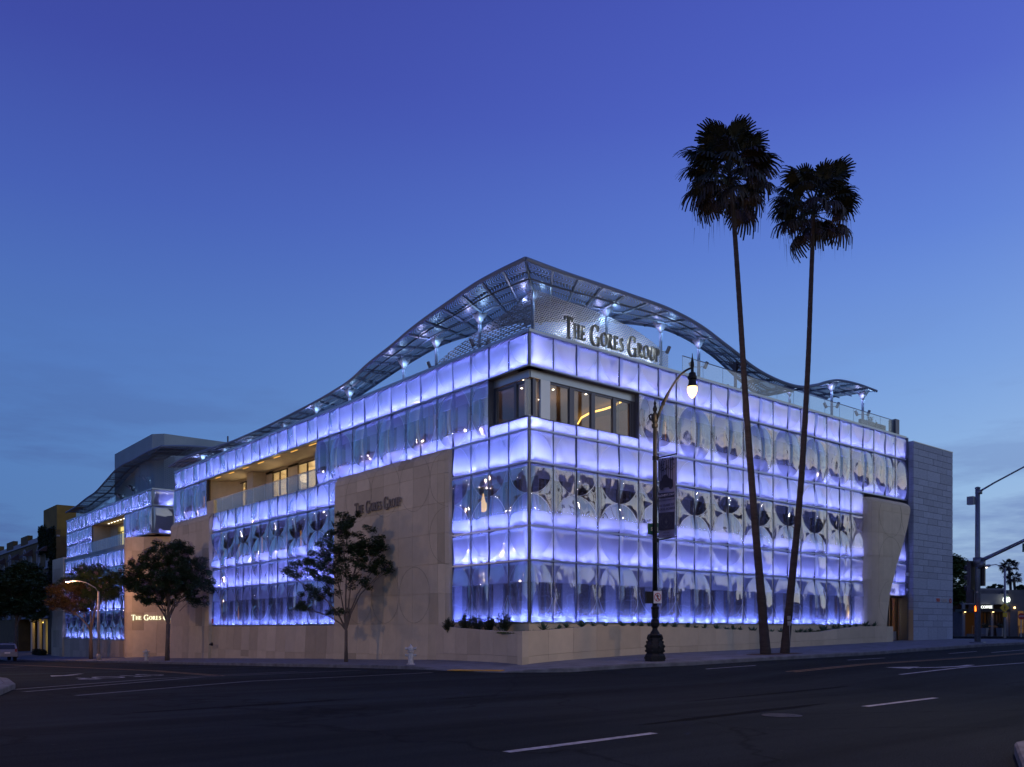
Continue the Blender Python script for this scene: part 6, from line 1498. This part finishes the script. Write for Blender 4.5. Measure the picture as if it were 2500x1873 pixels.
b = MB(); b.box(-.1, U(2457), -.35, .0, Z(1476), Z(1450)); b.build('fascia', M['cafe_fascia'], CF)
b = MB(); b.box(U(2400), U(2480), 2, 10, Z(1450), Z(1434)); b.build('upper_storey', M['cafe_fascia'], CF)
b = MB(); b.box(U(2457), U(2620), -.6, 14, 0, Z(1441)); b.build('side_block', M['cafe_wall'], CF)
b = MB(); b.box(U(2339), U(2455), -.9, .6, Z(1494), Z(1488)); b.build('canopy', M['sign_black'], CF)
for px in (2347.5, 2416, 2453): b = MB(); b.box(U(px) - .12, U(px) + .12, -.5, -.26, 0, Z(1476)); b.build('post', M['cafe_fascia'], CF)
b = MB(); b.box(.5, 4.5, 3.6, 3.7, 0, Z(1494)); b.box(4.6, 12, 3.5, 3.6, .3, Z(1496)); b.build('room_back', M['cafe_glow'], CF)
b = MB()
for px in (2396, 2405, 2414, 2430, 2437, 2444, 2451): b.box(U(px) - .05, U(px) + .05, .3, .4, 0, Z(1494))
for zz in (0.35, 1.35, 2.4): b.box(U(2396), U(2414), .32, .38, zz, zz + .05); b.box(U(2428), U(2452), .32, .38, zz, zz + .05)
b.box(U(2414), U(2428), .3, .4, 0, Z(1494)); b.build('window_frame', M['sign_black'], CF)
b = MB(); b.box(U(2484), U(2478) , -.62, -.60, .2, 2.7) if False else b.box(U(2477), U(2490), -.64, -.60, .3, 2.6); b.box(U(2493), U(2500), -.64, -.60, .3, 2.6); b.build('shop_window', mat('amber_window', (.2, .1, .03), .5, emis=(1, .5, .12), estr=.10), CF)
b = MB()
for px in (2348, 2416, 2468): b.box(U(px) - .06, U(px) + .06, -.75, -.63, Z(1492) + (.25 if px > 2450 else -.15), Z(1492) + (.42 if px > 2450 else 0.02))
b.build('wall_light', emit('cafe_lamp', (1, .6, .25), 6), CF)
for px in (2416, 2440): lamp('cafe_lamp', 'POINT', (U(px), -.95, Z(1496)), 1.6, (1, .58, .22), CF, shadow_soft_size=.1)
lamp('cafe_lamp', 'POINT', (3, 2, 2.0), 1.5, (1, .5, .15), CF, shadow_soft_size=.3)
cs = empty('coffee_sign', tuple(cpt(2401, -.62) + Vector((0, 0, 1.55 + (1538 - 1483) * K))), 'lit white word sign on the coffee shop canopy', 'sign', rz=-YAW)
put_text('COFFEE', .40, M['disc_white'], cs, (0, 0, 0), (pi / 2, 0, 0), scale=(.85, 1, 1), depth=.03)
b = MB(); b.box(-.9, .9, .05, .1, -.16, -.12); b.build('rail', M['sign_black'], cs)
ds = empty('disc_sign', tuple(cpt(2446, -.9) + Vector((0, 0, 1.55 + (1538 - 1465) * K))), 'round lit white and green shop sign above the coffee shop corner', 'sign', rz=-YAW)
b = MB(); b.tube([(0, -.02, 0), (0, .12, 0)], .36, 24); b.build('disc', M['disc_white'], ds)
b = MB()
for i in range(24):
    if i in (0, 1, 23, 22, 2, 3, 21): continue
    a0, a1 = 2*pi*i/24, 2*pi*(i+1)/24; b.prism([(.36 * cos(a0), .36 * sin(a0)), (.36 * cos(a1), .36 * sin(a1)), (.29 * cos(a1), .29 * sin(a1)), (.29 * cos(a0), .29 * sin(a0))], lambda x, z, d: (x, -.022 - d, z), .004)
b.prism([(-.2, -.05), (-.1, .1), (-.08, -.12)], lambda x, z, d: (x, -.022 - d, z), .004); b.prism([(-.1, .2), (.1, .26), (0, .14)], lambda x, z, d: (x, -.022 - d, z), .004)
b.build('ring', M['disc_green'], ds)
b = MB(); b.tube([(.0, .12, 0), (.0, .8, 0)], .03, 6); b.build('bracket', M['sign_black'], ds)
# patio rail, planters
pr = empty('patio_rail', tuple(cpt(2352, -1.8) + Vector((0, 0, cz))), 'warm lit timber rail round the coffee shop patio', 'railing', rz=-YAW)
b = MB(); b.box(0, 2.6, 0, .08, .98, 1.08); b.box(4.7, 7.4, 0, .08, .98, 1.08)
for x in (0, 1.3, 2.5, 4.7, 6, 7.3): b.box(x, x + .07, 0, .07, 0, 1.0)
b.tube([(0, .03, .2), (2.5, .03, .95)], .02, 4); b.tube([(4.7, .03, .25), (7.3, .03, .9)], .02, 4); b.tube([(4.7, .03, .9), (7.3, .03, .25)], .02, 4); b.build('rail', M['rail_wood'], pr)
lamp('rail_light', 'POINT', (4, 1.2, 2.0), 5, (1, .5, .15), pr, shadow_soft_size=.2)
for i, (px, lb) in enumerate(((2371, 'tapered planter pot left of the signal pole by the coffee shop'), (2408, 'tapered planter pot right of the signal pole by the coffee shop'))):
    q = cpt(px, -2.6); T = empty('planter_pot', (q.x, q.y, cz), lb, 'planter', 'pots outside the coffee shop'); b = MB(); b.lathe([(.30, 0), (.42, .85), (.38, .85)], n=4); b.build('pot', M['cafe_fascia'], T); b = MB(); leaf_cloud(b, (0, 0, 1.05), (.35, .35, .25), 160, random.Random(i), .09); b.build('plant', M['bush'], T)
# white wall and kerb wall beyond the ficus
q = cpt(2326, 3); ww = empty('white_wall', (q.x, q.y, cz), 'pale rendered wall behind the ficus tree', 'wall', rz=-YAW)
b = MB(); b.box(0, .9, 0, .3, .15, 3.1); b.build('panel', M['white_wall'], ww)
q = cpt(2327, -3); lw = empty('low_wall', (q.x, q.y, cz), 'low dark kerb wall at the foot of the ficus tree', 'wall', rz=-YAW); b = MB(); b.box(0, 1.6, 0, .3, 0, .25); b.build('coping', M['cafe_wall'], lw)
# pedestrian crossing sign, lamp, stop sign
def at(px, dd): return (-25 + sin(YAW) * dd + RT.x * (px - 1250) * dd / 2152.4, -29.04 + cos(YAW) * dd + RT.y * (px - 1250) * dd / 2152.4)
x, y = at(2453.5, 72); T = empty('street_lamp', (x, y, gz(x, y)), 'distant grey street lamp with a curved arm behind the signal pole', 'street lamp', rz=-YAW)
hh = 1.55 + (1538 - 1388) * 72 / 2152.4 - gz(x, y); b = MB(); b.tube([(0, 0, 0), (0, 0, hh)], [.12, .08], 8); b.build('pole', M['galv'], T, True)
b = MB(); kk = 72 / 2152.4; b.tube([(0, 0, hh - .3), (-.6 * kk * 12, 0, hh + .15), (-22 * kk, 0, hh + .32), (-38 * kk, 0, hh + .25)], .04, 6); b.build('arm', M['galv'], T, True)
b = MB(); b.tube([(-36 * kk, 0, hh + .25), (-44 * kk, 0, hh + .2), (-50 * kk, 0, hh + .14)], [.09, .13, .06], 8); b.build('head', M['galv'], T)
b = MB(); b.tube([(-43 * kk, 0, hh + .10), (-49 * kk, 0, hh + .06)], .06, 6); b.build('lens', emit('cool_lamp', (1, .85, .75), 5), T)
x, y = at(2452.5, 68); T = empty('crossing_sign', (x, y, gz(x, y)), 'yellow diamond pedestrian warning sign with a smaller plate below', 'road sign', rz=-YAW)
k6 = 68 / 2152.4; zc = 1.55 + (1538 - 1484) * k6 - gz(x, y); b = MB(); b.prism([(-.37, 0), (0, -.37), (.37, 0), (0, .37)], lambda a, c, d: (a, -d, zc + c), .02); b.box(-.14, .19, -.02, 0, zc - .72, zc - .38); b.build('plate', M['sign_yellow'], T)
b = MB(); ped(b, .42, 0, zc - .2, -.022); b.build('walking_figure', M['sign_black'], T)
b = MB(); b.tube([(.05, .04, 0), (.05, .04, zc + .2)], .035, 6); b.build('post', M['galv'], T)
x, y = at(2493.5, 78); T = empty('stop_sign', (x, y, gz(x, y)), 'small red stop sign at the far right edge', 'road sign', rz=-YAW)
zc = 1.55 + (1538 - 1505) * 78 / 2152.4 - gz(x, y); b = MB(); b.prism([(.30 * cos(a), .30 * sin(a)) for a in [pi / 8 + k * pi / 4 for k in range(8)]], lambda a, c, d: (a, -d, zc + c), .02); b.build('plate', M['sign_red'], T)
put_text('STOP', .2, M['sign_white'], T, (0, -.026, zc), (pi / 2, 0, 0)); b = MB(); b.tube([(0, .04, 0), (0, .04, zc + .3)], .04, 6); b.build('post', M['galv'], T)
# far palms and tree tops
for px, py, d, k, lb in ((2463, 1383, 190, 1.9, 'taller of the two distant palms above the coffee shop roof'), (2475, 1413, 185, 1.7, 'shorter of the two distant palms above the coffee shop roof')):
    x, y = at(px, d); zt = 1.55 + (1538 - py) * d / 2152.4; palm((x, y, .9), [(x + .6, y - .5, .9), (x + .35, y - .3, zt * .6), (x, y, zt)], .35, .25, None, lb, 26, k * .6, int(px), 'distant palms', .4)
for px, py, d, lb in ((2433, 1428, 150, 'small dark tree top above the coffee shop roof'), (2495, 1434, 150, 'dark tree top at the right edge above the roofs')):
    x, y = at(px, d); zt = 1.55 + (1538 - py) * d / 2152.4; tree('distant_tree', (x, y, .9), lb, zt - 2.6, [(0, 0, zt - 1.6, 1.3, 1.0), (.9, .3, zt - 2.0, .9, .6), (-.9, .1, zt - 2.1, .9, .6)], int(px), .2, density=50, size=.22, clump=.4)

# ================================================================== ACROSS THE STREETS (seen only in the curved glass)
def block(x0, x1, y0, y1, h, label, face):
    T = empty('city_block', (x0, y0, 0), label, 'building'); b = MB(); b.box(0, x1 - x0, 0, y1 - y0, -3, h); b.box(-.15, x1 - x0 + .15, -.15, y1 - y0 + .15, h, h + .4); b.build('wall', M['bg_wall'], T)
    b = MB(); n = int((x1 - x0 if face == 'n' else y1 - y0) / 3.2)
    for j in range(int(h / 3.6)):
        for i in range(n):
            a = 1 + i * 3.2
            if face == 'n': b.box(a, a + 1.8, y1 - y0, y1 - y0 + .05, 1 + j * 3.6, 2.9 + j * 3.6)
            else: b.box(x1 - x0, x1 - x0 + .05, a, a + 1.8, 1 + j * 3.6, 2.9 + j * 3.6)
    b.build('window', M['car_glass'], T)
block(14, 44, -54, -34, 7.5, 'low dark shop block across the wide road', 'n'); block(50, 95, -60, -35, 11, 'taller dark block across the wide road', 'n')
block(-52, -30, 14, 44, 8, 'low dark block across the side street', 'e'); block(-54, -30, 50, 92, 11, 'long dark block further up the side street', 'e')
proto = tree('street_tree', (0, -28.6, gz(0, -28.6)), 'dark street tree on the near pavement of the wide road', 2.6, [(0, 0, 6.2, 2.2, 1.8), (1.5, .6, 5.4, 1.6, 1.3), (-1.5, -.4, 5.5, 1.7, 1.4), (0, 0, 8.1, 1.3, .9)], 77, .16, density=50, size=.2, clump=.5, group='street trees across the roads')
for i, (x, y) in enumerate(((9, -28.4), (18, -28.9), (29, -28.5), (38, -28.7), (52, -28.4), (66, -28.6), (-24.5, 12), (-24.2, 30), (-24.6, 41), (-24.3, 56), (-24.5, 72))):
    c = copy_tree(proto); c.location = (x, y, gz(x, y)); c.rotation_euler = (0, 0, i * 1.3); c['label'] = 'dark street tree on the near pavement of the wide road'; k = 1 + .12 * (i % 3); c.scale = (k, k, k)
for i, (x, y, h) in enumerate(((24, -28, 15), (45, -28.2, 18), (13.5, -28.2, 17))):
    palm((x, y, gz(x, y)), [(x, y, gz(x, y)), (x + .3, y, h * .5), (x + .2, y, h)], .28, .15, None, 'tall fan palm standing across the wide road', 26, 1.1, 90 + i, 'fan palms across the wide road', .8)
